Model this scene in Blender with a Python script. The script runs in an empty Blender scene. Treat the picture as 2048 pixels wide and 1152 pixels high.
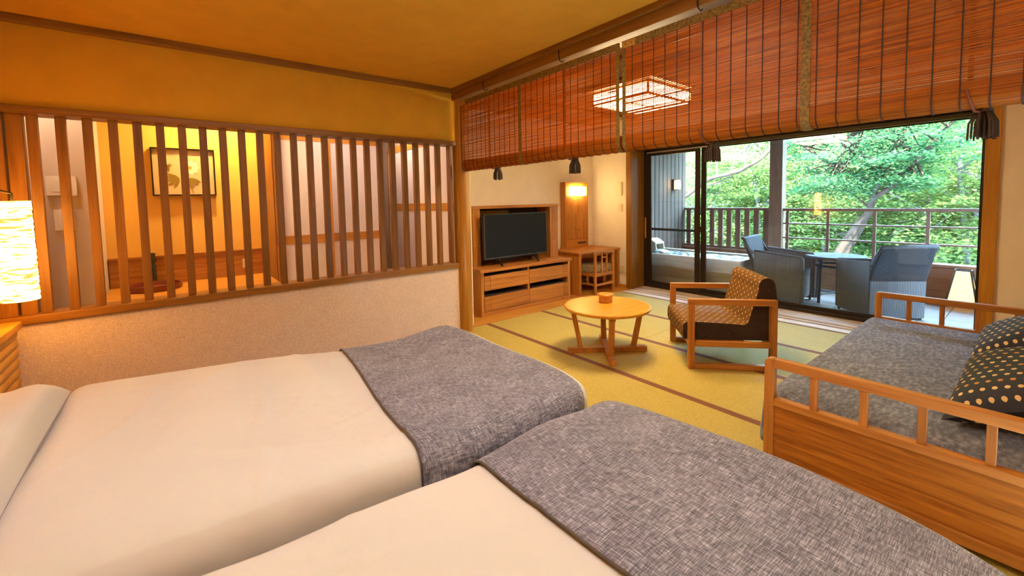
import bpy, math, random
from mathutils import Vector, Matrix
import numpy as np
random.seed(7); rng = np.random.default_rng(7)
SC = bpy.context.scene
COL = SC.collection
PI = math.pi

# ------------------------------------------------------------------ camera, world, sun, exposure
cam_d = bpy.data.cameras.new('camera'); cam = bpy.data.objects.new('camera', cam_d); COL.objects.link(cam)
_f = Vector((0.62254833, 0.78013205, -0.06186729)); _r = Vector((0.78073334, -0.62456412, -0.01936793)); _d = Vector((-0.05374963, -0.03624439, -0.99789645))
cam.matrix_world = Matrix(((_r.x, -_d.x, -_f.x, 0.0), (_r.y, -_d.y, -_f.y, 0.0), (_r.z, -_d.z, -_f.z, 1.3), (0, 0, 0, 1)))
cam_d.sensor_width = 36; cam_d.lens = 852.58 / 2048 * 36
cam_d.shift_y = -(576 - 454.45) / 2048
cam_d.clip_start = 0.02; cam_d.clip_end = 300
SC.camera = cam

world = bpy.data.worlds.new('sky'); SC.world = world; world.use_nodes = True
bg = world.node_tree.nodes['Background']; bg.inputs[0].default_value = (0.42, 0.68, 1.0, 1); bg.inputs[1].default_value = 40.0

def light(name, typ, loc, energy, color, **kw):
    d = bpy.data.lights.new(name, typ); o = bpy.data.objects.new(name, d); COL.objects.link(o)
    o.location = loc; d.energy = energy; d.color = color
    for k, v in kw.items():
        if k == 'rot': o.rotation_euler = v
        else: setattr(d, k, v)
    return o
light('sun', 'SUN', (0, 0, 20), 110.0, (1.0, 0.92, 0.72), rot=(math.radians(28), math.radians(-36), 0), angle=0.02)

SC.view_settings.view_transform = 'Standard'; SC.view_settings.look = 'None'
SC.view_settings.gamma = 1.0; SC.view_settings.use_curve_mapping = False
SC.view_settings.exposure = 0.66
SC.cycles.use_denoising = True
SC.cycles.max_bounces = 9; SC.cycles.diffuse_bounces = 5; SC.cycles.transparent_max_bounces = 24
SC.cycles.sample_clamp_indirect = 6.0
SC.cycles.caustics_reflective = False; SC.cycles.caustics_refractive = False

WARM = (1.0, 0.66, 0.33); WARMW = (1.0, 0.82, 0.68)

# ------------------------------------------------------------------ materials
def new_mat(name):
    m = bpy.data.materials.new(name); m.use_nodes = True
    nt = m.node_tree; b = nt.nodes['Principled BSDF']
    return m, nt, b
def N(nt, typ, **kw):
    n = nt.nodes.new(typ)
    for k, v in kw.items():
        if k in ('operation', 'blend_type', 'data_type', 'noise_dimensions', 'feature', 'wave_type', 'bands_direction', 'distance', 'interpolation', 'vector_type'): setattr(n, k, v)
        else: n.inputs[k].default_value = v
    return n
def ramp(nt, stops, interp='LINEAR'):
    r = nt.nodes.new('ShaderNodeValToRGB'); r.color_ramp.interpolation = interp
    while len(r.color_ramp.elements) > 1: r.color_ramp.elements.remove(r.color_ramp.elements[-1])
    for i, (p, c) in enumerate(stops):
        e = r.color_ramp.elements[0] if i == 0 else r.color_ramp.elements.new(p)
        e.position = p; e.color = (*c, 1)
    return r
def plain(name, col, rough=0.5, metal=0.0, spec=0.5, bump=0.0, bscale=200, bdist=0.003, var=0.0, vscale=6.0, emis=None, estr=0.0):
    m, nt, b = new_mat(name); L = nt.links
    b.inputs['Base Color'].default_value = (*col, 1); b.inputs['Roughness'].default_value = rough
    b.inputs['Metallic'].default_value = metal; b.inputs['Specular IOR Level'].default_value = spec
    tc = nt.nodes.new('ShaderNodeTexCoord')
    if var > 0:
        n = N(nt, 'ShaderNodeTexNoise', Scale=vscale, Detail=4.0); L.new(tc.outputs['Object'], n.inputs['Vector'])
        r = ramp(nt, [(0.3, tuple(c * (1 - var) for c in col)), (0.7, tuple(min(1, c * (1 + var)) for c in col))])
        L.new(n.outputs['Fac'], r.inputs['Fac']); L.new(r.outputs['Color'], b.inputs['Base Color'])
    if bump > 0:
        n = N(nt, 'ShaderNodeTexNoise', Scale=bscale, Detail=3.0); L.new(tc.outputs['Object'], n.inputs['Vector'])
        bp = N(nt, 'ShaderNodeBump', Strength=bump, Distance=bdist); L.new(n.outputs['Fac'], bp.inputs['Height']); L.new(bp.outputs['Normal'], b.inputs['Normal'])
    if emis:
        b.inputs['Emission Color'].default_value = (*emis, 1); b.inputs['Emission Strength'].default_value = estr
    return m
def wood(name, dark, light_, axis='x', across=34.0, along=1.6, rough=0.42, coat=0.0, distort=0.6):
    m, nt, b = new_mat(name); L = nt.links
    tc = nt.nodes.new('ShaderNodeTexCoord'); oi = nt.nodes.new('ShaderNodeObjectInfo')
    mul = N(nt, 'ShaderNodeVectorMath', operation='SCALE'); mul.inputs[0].default_value = (7.3, 5.1, 3.7); L.new(oi.outputs['Random'], mul.inputs['Scale'])
    add = N(nt, 'ShaderNodeVectorMath', operation='ADD'); L.new(tc.outputs['Object'], add.inputs[0]); L.new(mul.outputs['Vector'], add.inputs[1])
    mp = nt.nodes.new('ShaderNodeMapping'); s = [across] * 3; s['xyz'.index(axis)] = along; mp.inputs['Scale'].default_value = s
    L.new(add.outputs['Vector'], mp.inputs['Vector'])
    n = N(nt, 'ShaderNodeTexNoise', Scale=1.0, Detail=5.0, Roughness=0.6, Distortion=distort); L.new(mp.outputs['Vector'], n.inputs['Vector'])
    r = ramp(nt, [(0.30, dark), (0.48, tuple((a + c) / 2 for a, c in zip(dark, light_))), (0.68, light_)]); L.new(n.outputs['Fac'], r.inputs['Fac'])
    hv = N(nt, 'ShaderNodeHueSaturation'); hv.inputs['Saturation'].default_value = 1.0
    mr = N(nt, 'ShaderNodeMapRange'); mr.inputs['To Min'].default_value = 0.88; mr.inputs['To Max'].default_value = 1.12
    L.new(oi.outputs['Random'], mr.inputs['Value']); L.new(mr.outputs['Result'], hv.inputs['Value'])
    L.new(r.outputs['Color'], hv.inputs['Color']); L.new(hv.outputs['Color'], b.inputs['Base Color'])
    b.inputs['Roughness'].default_value = rough; b.inputs['Specular IOR Level'].default_value = 0.4
    if coat: b.inputs['Coat Weight'].default_value = coat; b.inputs['Coat Roughness'].default_value = 0.2
    bp = N(nt, 'ShaderNodeBump', Strength=0.12, Distance=0.002); L.new(n.outputs['Fac'], bp.inputs['Height']); L.new(bp.outputs['Normal'], b.inputs['Normal'])
    return m
def weave(name, stops, sx=260.0, sy=260.0, long=22.0, rough=0.9, cloud=0.35, bump=0.35, axes='xy', sheen=0.0):
    """cloth or wallpaper: two crossing sets of irregular threads over a slow cloudy variation"""
    m, nt, b = new_mat(name); L = nt.links
    tc = nt.nodes.new('ShaderNodeTexCoord'); outs = []
    a0, a1 = 'xyz'.index(axes[0]), 'xyz'.index(axes[1])
    for k, (fa, fb) in enumerate(((sx, long), (long, sy))):
        mp = nt.nodes.new('ShaderNodeMapping'); s = [long] * 3; s[a0] = fa; s[a1] = fb; mp.inputs['Scale'].default_value = s
        L.new(tc.outputs['Object'], mp.inputs['Vector'])
        n = N(nt, 'ShaderNodeTexNoise', Scale=1.0, Detail=2.0); L.new(mp.outputs['Vector'], n.inputs['Vector']); outs.append(n)
    mx = N(nt, 'ShaderNodeMath', operation='ADD'); L.new(outs[0].outputs['Fac'], mx.inputs[0]); L.new(outs[1].outputs['Fac'], mx.inputs[1])
    c = N(nt, 'ShaderNodeTexNoise', Scale=9.0, Detail=5.0); L.new(tc.outputs['Object'], c.inputs['Vector'])
    ma = N(nt, 'ShaderNodeMath', operation='MULTIPLY_ADD'); L.new(c.outputs['Fac'], ma.inputs[0]); ma.inputs[1].default_value = cloud; L.new(mx.outputs[0], ma.inputs[2])
    mm = N(nt, 'ShaderNodeMath', operation='DIVIDE'); L.new(ma.outputs[0], mm.inputs[0]); mm.inputs[1].default_value = 2.0 + cloud
    r = ramp(nt, stops); L.new(mm.outputs[0], r.inputs['Fac']); L.new(r.outputs['Color'], b.inputs['Base Color'])
    b.inputs['Roughness'].default_value = rough; b.inputs['Specular IOR Level'].default_value = 0.2
    if sheen: b.inputs['Sheen Weight'].default_value = sheen
    bp = N(nt, 'ShaderNodeBump', Strength=bump, Distance=0.002); L.new(mm.outputs[0], bp.inputs['Height']); L.new(bp.outputs['Normal'], b.inputs['Normal'])
    return m
def dots(name, base, dotcols, pu, pv, ru, rv, stagger=0.5, rough=0.8):
    """woven dots laid out in the cloth's own UV (metres); dot colours alternate by column"""
    m, nt, b = new_mat(name); L = nt.links
    tc = nt.nodes.new('ShaderNodeTexCoord'); sp = nt.nodes.new('ShaderNodeSeparateXYZ'); L.new(tc.outputs['UV'], sp.inputs[0])
    def M(op, a, c=None, d=None):
        n = N(nt, 'ShaderNodeMath', operation=op)
        for i, x in enumerate((a, c, d)):
            if x is None: continue
            if isinstance(x, (int, float)): n.inputs[i].default_value = x
            else: L.new(x, n.inputs[i])
        return n.outputs[0]
    u = M('DIVIDE', sp.outputs['X'], pu); col = M('FLOOR', u); odd = M('FLOORED_MODULO', col, 2.0)
    v = M('ADD', M('DIVIDE', sp.outputs['Y'], pv), M('MULTIPLY', odd, stagger))
    du = M('DIVIDE', M('MULTIPLY', M('SUBTRACT', M('FRACT', u), 0.5), pu), ru)
    dv = M('DIVIDE', M('MULTIPLY', M('SUBTRACT', M('FRACT', v), 0.5), pv), rv)
    dist = M('ADD', M('MULTIPLY', du, du), M('MULTIPLY', dv, dv)); mask = M('LESS_THAN', dist, 1.0)
    pick = M('GREATER_THAN', M('FLOORED_MODULO', col, 3.0), 1.5)
    mixc = N(nt, 'ShaderNodeMixRGB'); mixc.inputs[1].default_value = (*dotcols[0], 1); mixc.inputs[2].default_value = (*dotcols[1], 1); L.new(pick, mixc.inputs[0])
    nz = N(nt, 'ShaderNodeTexNoise', Scale=420.0, Detail=2.0); L.new(tc.outputs['Object'], nz.inputs['Vector'])
    rb = ramp(nt, [(0.3, tuple(c * 0.65 for c in base)), (0.7, tuple(c * 1.3 for c in base))]); L.new(nz.outputs['Fac'], rb.inputs['Fac'])
    mix = N(nt, 'ShaderNodeMixRGB'); L.new(mask, mix.inputs[0]); L.new(rb.outputs['Color'], mix.inputs[1]); L.new(mixc.outputs[0], mix.inputs[2])
    L.new(mix.outputs[0], b.inputs['Base Color']); b.inputs['Roughness'].default_value = rough
    bp = N(nt, 'ShaderNodeBump', Strength=0.25, Distance=0.002); L.new(nz.outputs['Fac'], bp.inputs['Height']); L.new(bp.outputs['Normal'], b.inputs['Normal'])
    return m
def stripes(name, c1, c2, period, rough=0.6):
    """round canes side by side, by the part's own UV (metres)"""
    m, nt, b = new_mat(name); L = nt.links
    tc = nt.nodes.new('ShaderNodeTexCoord'); sp = nt.nodes.new('ShaderNodeSeparateXYZ'); L.new(tc.outputs['UV'], sp.inputs[0])
    mu = N(nt, 'ShaderNodeMath', operation='MULTIPLY'); L.new(sp.outputs['X'], mu.inputs[0]); mu.inputs[1].default_value = 2 * PI / period
    si = N(nt, 'ShaderNodeMath', operation='SINE'); L.new(mu.outputs[0], si.inputs[0])
    r = ramp(nt, [(0.0, c1), (0.55, c2), (1.0, c2)])
    mr = N(nt, 'ShaderNodeMapRange'); mr.inputs['From Min'].default_value = -1; L.new(si.outputs[0], mr.inputs['Value'])
    L.new(mr.outputs[0], r.inputs['Fac']); L.new(r.outputs['Color'], b.inputs['Base Color']); b.inputs['Roughness'].default_value = rough; b.inputs['Specular IOR Level'].default_value = 0.15
    bp = N(nt, 'ShaderNodeBump', Strength=0.5, Distance=0.004); L.new(mr.outputs[0], bp.inputs['Height']); L.new(bp.outputs['Normal'], b.inputs['Normal'])
    return m
def thin_glass(name, tint=(0.93, 0.97, 0.96), ior=1.5):
    m, nt, b = new_mat(name); L = nt.links; out = nt.nodes['Material Output']; nt.nodes.remove(b)
    t = nt.nodes.new('ShaderNodeBsdfTransparent'); t.inputs[0].default_value = (*tint, 1)
    g = nt.nodes.new('ShaderNodeBsdfGlossy'); g.inputs['Roughness'].default_value = 0.0
    fr = nt.nodes.new('ShaderNodeFresnel'); fr.inputs[0].default_value = ior
    mx = nt.nodes.new('ShaderNodeMixShader'); L.new(fr.outputs[0], mx.inputs[0]); L.new(t.outputs[0], mx.inputs[1]); L.new(g.outputs[0], mx.inputs[2])
    L.new(mx.outputs[0], out.inputs[0]); return m
def leaf_mat(name, c1, c2, transl=0.45):
    m, nt, b = new_mat(name); L = nt.links; out = nt.nodes['Material Output']; nt.nodes.remove(b)
    tc = nt.nodes.new('ShaderNodeTexCoord'); n = N(nt, 'ShaderNodeTexNoise', Scale=1.7, Detail=6.0, Roughness=0.7); L.new(tc.outputs['Object'], n.inputs['Vector'])
    r = ramp(nt, [(0.32, c1), (0.68, c2)]); L.new(n.outputs['Fac'], r.inputs['Fac'])
    d = nt.nodes.new('ShaderNodeBsdfDiffuse'); t = nt.nodes.new('ShaderNodeBsdfTranslucent'); L.new(r.outputs['Color'], d.inputs[0]); L.new(r.outputs['Color'], t.inputs[0])
    mx = nt.nodes.new('ShaderNodeMixShader'); mx.inputs[0].default_value = transl; L.new(d.outputs[0], mx.inputs[1]); L.new(t.outputs[0], mx.inputs[2])
    L.new(mx.outputs[0], out.inputs[0]); return m
def paper_lamp(name, col, strength, lines=0.0, lscale=60.0):
    """lit paper: gives off light; fibres or string wound round it make it uneven"""
    m, nt, b = new_mat(name); L = nt.links
    b.inputs['Base Color'].default_value = (0.35, 0.28, 0.18, 1); b.inputs['Roughness'].default_value = 0.8
    b.inputs['Emission Color'].default_value = (*col, 1); b.inputs['Emission Strength'].default_value = strength
    if lines:
        tc = nt.nodes.new('ShaderNodeTexCoord'); mp = nt.nodes.new('ShaderNodeMapping'); mp.inputs['Scale'].default_value = (5, 5, lscale); L.new(tc.outputs['Object'], mp.inputs['Vector'])
        n = N(nt, 'ShaderNodeTexNoise', Scale=2.4, Detail=3.0, Distortion=0.5); L.new(mp.outputs['Vector'], n.inputs['Vector'])
        mr = N(nt, 'ShaderNodeMapRange'); mr.inputs['From Min'].default_value = 0.40; mr.inputs['From Max'].default_value = 0.68
        mr.inputs['To Min'].default_value = strength * (1 - lines); mr.inputs['To Max'].default_value = strength * 1.2
        L.new(n.outputs['Fac'], mr.inputs['Value']); L.new(mr.outputs[0], b.inputs['Emission Strength'])
        bp = N(nt, 'ShaderNodeBump', Strength=0.6, Distance=0.004); L.new(n.outputs['Fac'], bp.inputs['Height']); L.new(bp.outputs['Normal'], b.inputs['Normal'])
    return m

M = {}
CH_D, CH_L = (0.32, 0.105, 0.016), (0.58, 0.24, 0.045)       # reddish cherry furniture wood
for a in 'xyz':
    M['cherry_' + a] = wood('cherry_wood_' + a, CH_D, CH_L, a)
    M['cedar_' + a] = wood('cedar_wood_' + a, (0.17, 0.065, 0.008), (0.30, 0.130, 0.020), a, across=26)
    M['honey_' + a] = wood('honey_wood_' + a, (0.45, 0.18, 0.020), (0.66, 0.31, 0.045), a, across=26)
    M['dark_' + a] = wood('dark_stained_wood_' + a, (0.085, 0.04, 0.022), (0.16, 0.085, 0.05), a, across=26, rough=0.5)
    M['hinoki_' + a] = wood('hinoki_wood_' + a, (0.56, 0.44, 0.33), (0.76, 0.64, 0.51), a, across=20, rough=0.6)
    M['greyboard_' + a] = wood('weathered_board_' + a, (0.085, 0.056, 0.042), (0.150, 0.105, 0.080), a, across=24, rough=0.7)
M['eave'] = wood('eave_wood', (0.11, 0.070, 0.045), (0.18, 0.12, 0.08), 'y', across=20)
M['post_out'] = wood('balcony_post_wood', (0.17, 0.095, 0.070), (0.25, 0.15, 0.11), 'z', across=20)
M['slat'] = wood('lattice_slat_wood', (0.13, 0.050, 0.007), (0.24, 0.100, 0.016), 'z', across=30)
M['oak_panel'] = wood('oak_panel_wood', (0.25, 0.068, 0.007), (0.56, 0.20, 0.023), 'y', across=46, along=2.2, distort=1.2)
M['tabletop'] = wood('round_tabletop_wood', (0.52, 0.21, 0.015), (0.68, 0.32, 0.028), 'x', across=30, coat=0.3, rough=0.35)
M['log'] = wood('polished_log_wood', (0.32, 0.13, 0.012), (0.56, 0.26, 0.03), 'z', across=14, along=0.9, rough=0.3, coat=0.4)
M['ochre'] = plain('ochre_plaster', (0.64, 0.33, 0.016), 0.9, bump=0.25, bscale=260, var=0.05)
M['wallpaper'] = weave('beige_woven_wallpaper', [(0.36, (0.56, 0.42, 0.33)), (0.64, (0.86, 0.70, 0.58))], sx=420, sy=420, long=110, cloud=0.12, axes='xz', bump=0.5)
M['cream'] = plain('cream_wallpaper', (0.90, 0.80, 0.66), 0.9, bump=0.2, bscale=320, var=0.03)
M['mustard'] = plain('mustard_plaster', (0.86, 0.50, 0.10), 0.9, bump=0.2, bscale=260, var=0.04)
M['hallwhite'] = plain('pale_hall_wallpaper', (0.60, 0.49, 0.40), 0.9, bump=0.2, bscale=300, var=0.03)
M['fusuma'] = plain('white_door_paper', (0.82, 0.76, 0.70), 0.9, bump=0.25, bscale=200, var=0.03)
M['tat_ceiling'] = wood('ceiling_board_wood', (0.40, 0.19, 0.06), (0.56, 0.30, 0.11), 'y', across=12)
M['tatami'] = weave('tatami_rush', [(0.35, (0.43, 0.325, 0.070)), (0.65, (0.59, 0.47, 0.120))], sx=420, sy=160, long=40, cloud=0.2, bump=0.25, rough=0.7)
M['heri'] = plain('tatami_border_cloth', (0.22, 0.085, 0.035), 0.8, bump=0.2, bscale=500)
M['carpet'] = plain('bedroom_floor_cloth', (0.30, 0.17, 0.07), 0.95, bump=0.3, bscale=300)
M['duvet'] = plain('white_cotton', (0.70, 0.69, 0.70), 0.85, bump=0.35, bscale=4.5, bdist=0.035, var=0.02, vscale=3)
M['runner'] = weave('grey_runner_cloth', [(0.30, (0.045, 0.045, 0.058)), (0.46, (0.155, 0.160, 0.215)), (0.56, (0.32, 0.330, 0.435)), (0.68, (0.62, 0.64, 0.80))], sx=480, sy=480, long=36, cloud=0.28, bump=0.5, sheen=0.1)
M['piping'] = plain('runner_hem', (0.10, 0.085, 0.075), 0.9)
M['throw'] = weave('grey_daybed_cloth', [(0.32, (0.055, 0.060, 0.085)), (0.5, (0.17, 0.185, 0.25)), (0.66, (0.40, 0.43, 0.56))], sx=300, sy=60, long=24, cloud=0.5, bump=0.4, axes='xy', sheen=0.1)
M['brown_cloth'] = weave('dark_brown_cloth', [(0.35, (0.022, 0.014, 0.010)), (0.65, (0.075, 0.05, 0.038))], sx=420, sy=420, long=60, bump=0.3, axes='xz')
M['chair_dots'] = dots('mustard_dotted_cloth', (0.150, 0.062, 0.006), [(0.75, 0.50, 0.12), (0.48, 0.26, 0.03)], 0.042, 0.052, 0.0058, 0.0090)
M['cushion_dots'] = dots('navy_dotted_cloth', (0.022, 0.022, 0.032), [(0.72, 0.50, 0.22), (0.55, 0.24, 0.05)], 0.070, 0.036, 0.0125, 0.0085, stagger=0.5)
M['seatpad'] = weave('tan_striped_cloth', [(0.35, (0.20, 0.13, 0.07)), (0.65, (0.48, 0.37, 0.24))], sx=300, sy=60, long=30, bump=0.4)
M['black'] = plain('black_plastic', (0.012, 0.012, 0.014), 0.35)
M['screen'] = plain('tv_screen_glass', (0.020, 0.025, 0.038), 0.06, spec=0.7)
M['bezel'] = plain('grey_bezel', (0.16, 0.16, 0.17), 0.3, metal=0.8)
M['interior'] = plain('dark_shelf_inside', (0.05, 0.018, 0.010), 0.7)
M['alu'] = plain('dark_bronze_aluminium', (0.030, 0.020, 0.015), 0.35, metal=0.4)
M['alu_light'] = plain('silver_aluminium', (0.55, 0.55, 0.54), 0.35, metal=0.8)
M['steel'] = plain('chromed_steel', (0.6, 0.6, 0.62), 0.2, metal=1.0)
M['white_plastic'] = plain('white_plastic', (0.80, 0.74, 0.66), 0.4)
M['cream_plastic'] = plain('cream_plastic', (0.80, 0.66, 0.42), 0.4)
M['glass'] = thin_glass('window_glass')
M['brocade'] = plain('green_gold_brocade', (0.20, 0.12, 0.018), 0.7, bump=0.5, bscale=160, var=0.55, vscale=90)
M['gold_tag'] = plain('gold_brocade_tag', (0.50, 0.30, 0.05), 0.6)
M['red'] = plain('red_thread', (0.45, 0.04, 0.02), 0.7)
M['cord'] = plain('dark_brown_cord', (0.05, 0.018, 0.008), 0.8)
M['lift'] = plain('red_brown_lifting_cord', (0.20, 0.05, 0.012), 0.8)
M['tassel'] = plain('dark_tassel_thread', (0.050, 0.028, 0.012), 0.8, bump=0.5, bscale=300)
M['iron'] = plain('black_iron', (0.02, 0.015, 0.012), 0.5, metal=0.6)
M['bottle'] = plain('dark_green_glaze', (0.03, 0.035, 0.02), 0.2, var=0.4, vscale=20)
M['tray'] = plain('red_brown_lacquer', (0.22, 0.05, 0.025), 0.3)
M['paper'] = plain('ivory_paper', (0.66, 0.48, 0.24), 0.9)
M['ink_leaf'] = plain('olive_ink', (0.25, 0.17, 0.02), 0.9)
M['ink_petal'] = plain('white_ink', (0.90, 0.78, 0.52), 0.9)
M['ink_core'] = plain('orange_ink', (0.70, 0.35, 0.03), 0.9)
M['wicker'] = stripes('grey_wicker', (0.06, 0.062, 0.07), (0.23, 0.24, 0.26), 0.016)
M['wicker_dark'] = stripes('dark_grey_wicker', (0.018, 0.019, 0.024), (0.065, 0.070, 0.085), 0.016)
M['wicker_plain'] = plain('grey_rattan', (0.13, 0.14, 0.16), 0.7, spec=0.15, bump=0.5, bscale=150, var=0.2, vscale=60)
M['dkmetal'] = plain('dark_blue_grey_metal', (0.05, 0.055, 0.07), 0.4, metal=0.3)
M['tile'] = plain('beige_deck_tile', (0.17, 0.13, 0.12), 0.6, bump=0.15, bscale=120, var=0.08, vscale=5)
M['grout'] = plain('dark_grout', (0.16, 0.12, 0.10), 0.9)
M['lowwall'] = wood('brown_balcony_board', (0.16, 0.065, 0.035), (0.24, 0.11, 0.06), 'y', across=18, rough=0.5)
M['rail_wood'] = wood('red_brown_rail_wood', (0.12, 0.058, 0.045), (0.19, 0.10, 0.075), 'z', across=20)
M['lit_tatami'] = paper_lamp('lit_paper_ceiling_lamp', (1.0, 0.74, 0.40), 34.0)
M['lit_bed'] = paper_lamp('lit_paper_bed_lamp', (1.0, 0.45, 0.06), 34.0, 0.975, 34)
M['lit_box'] = paper_lamp('lit_dresser_lamp', (1.0, 0.72, 0.30), 20.0)
M['lit_wall'] = paper_lamp('lit_balcony_lamp', (1.0, 0.66, 0.26), 30.0)
M['lit_andon'] = paper_lamp('lit_lantern_paper', (1.0, 0.50, 0.13), 1.5)
M['lit_down'] = paper_lamp('lit_downlight', (1.0, 0.8, 0.55), 20.0)
M['roller'] = plain('olive_roller_cloth', (0.07, 0.055, 0.025), 0.8, bump=0.4, bscale=300)
M['carved'] = plain('carved_headboard_wood', (0.62, 0.33, 0.08), 0.45, var=0.12, vscale=8)
M['bark'] = plain('grey_bark', (0.032, 0.023, 0.018), 0.9, spec=0.0, bump=0.6, bscale=30, var=0.3, vscale=8)
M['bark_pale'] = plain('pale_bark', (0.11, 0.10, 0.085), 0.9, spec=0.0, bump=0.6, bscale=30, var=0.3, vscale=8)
M['leaf_dark'] = leaf_mat('maple_leaf', (0.014, 0.064, 0.026), (0.055, 0.145, 0.058))
M['leaf_mid'] = leaf_mat('mid_green_leaf', (0.045, 0.105, 0.028), (0.125, 0.205, 0.06))
M['leaf_light'] = leaf_mat('light_green_leaf', (0.085, 0.15, 0.036), (0.21, 0.275, 0.09))
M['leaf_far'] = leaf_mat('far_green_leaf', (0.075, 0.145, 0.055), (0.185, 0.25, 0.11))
M['ground'] = plain('forest_ground', (0.018, 0.036, 0.011), 1.0, spec=0.0, bump=1.0, bscale=4, var=0.5, vscale=3)
M['ivory'] = plain('roof_board', (0.30, 0.20, 0.12), 0.9)

def bamboo_mat():
    m, nt, b = new_mat('bamboo_strip'); L = nt.links; out = nt.nodes['Material Output']
    tc = nt.nodes.new('ShaderNodeTexCoord'); mp = nt.nodes.new('ShaderNodeMapping'); mp.inputs['Scale'].default_value = (1, 2.2, 130); L.new(tc.outputs['Object'], mp.inputs['Vector'])
    n = N(nt, 'ShaderNodeTexNoise', Scale=1.0, Detail=3.0, Roughness=0.7); L.new(mp.outputs['Vector'], n.inputs['Vector'])
    r = ramp(nt, [(0.28, (0.26, 0.055, 0.003)), (0.5, (0.62, 0.18, 0.010)), (0.72, (0.85, 0.32, 0.022))]); L.new(n.outputs['Fac'], r.inputs['Fac'])
    L.new(r.outputs['Color'], b.inputs['Base Color']); b.inputs['Roughness'].default_value = 0.45
    t = nt.nodes.new('ShaderNodeBsdfTranslucent'); L.new(r.outputs['Color'], t.inputs[0])
    mx = nt.nodes.new('ShaderNodeMixShader'); mx.inputs[0].default_value = 0.55; L.new(b.outputs[0], mx.inputs[1]); L.new(t.outputs[0], mx.inputs[2]); L.new(mx.outputs[0], out.inputs[0])
    return m
M['bamboo'] = bamboo_mat()
def water_mat():
    m, nt, b = new_mat('bath_water'); L = nt.links
    b.inputs['Base Color'].default_value = (0.30, 0.36, 0.38, 1); b.inputs['Roughness'].default_value = 0.04; b.inputs['Specular IOR Level'].default_value = 0.8
    tc = nt.nodes.new('ShaderNodeTexCoord'); n = N(nt, 'ShaderNodeTexNoise', Scale=14.0, Detail=3.0); L.new(tc.outputs['Object'], n.inputs['Vector'])
    bp = N(nt, 'ShaderNodeBump', Strength=0.8, Distance=0.02); L.new(n.outputs['Fac'], bp.inputs['Height']); L.new(bp.outputs['Normal'], b.inputs['Normal'])
    return m
M['water'] = water_mat()
M['foam'] = plain('white_foam', (0.85, 0.9, 0.95), 0.4, bump=0.6, bscale=60)

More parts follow.
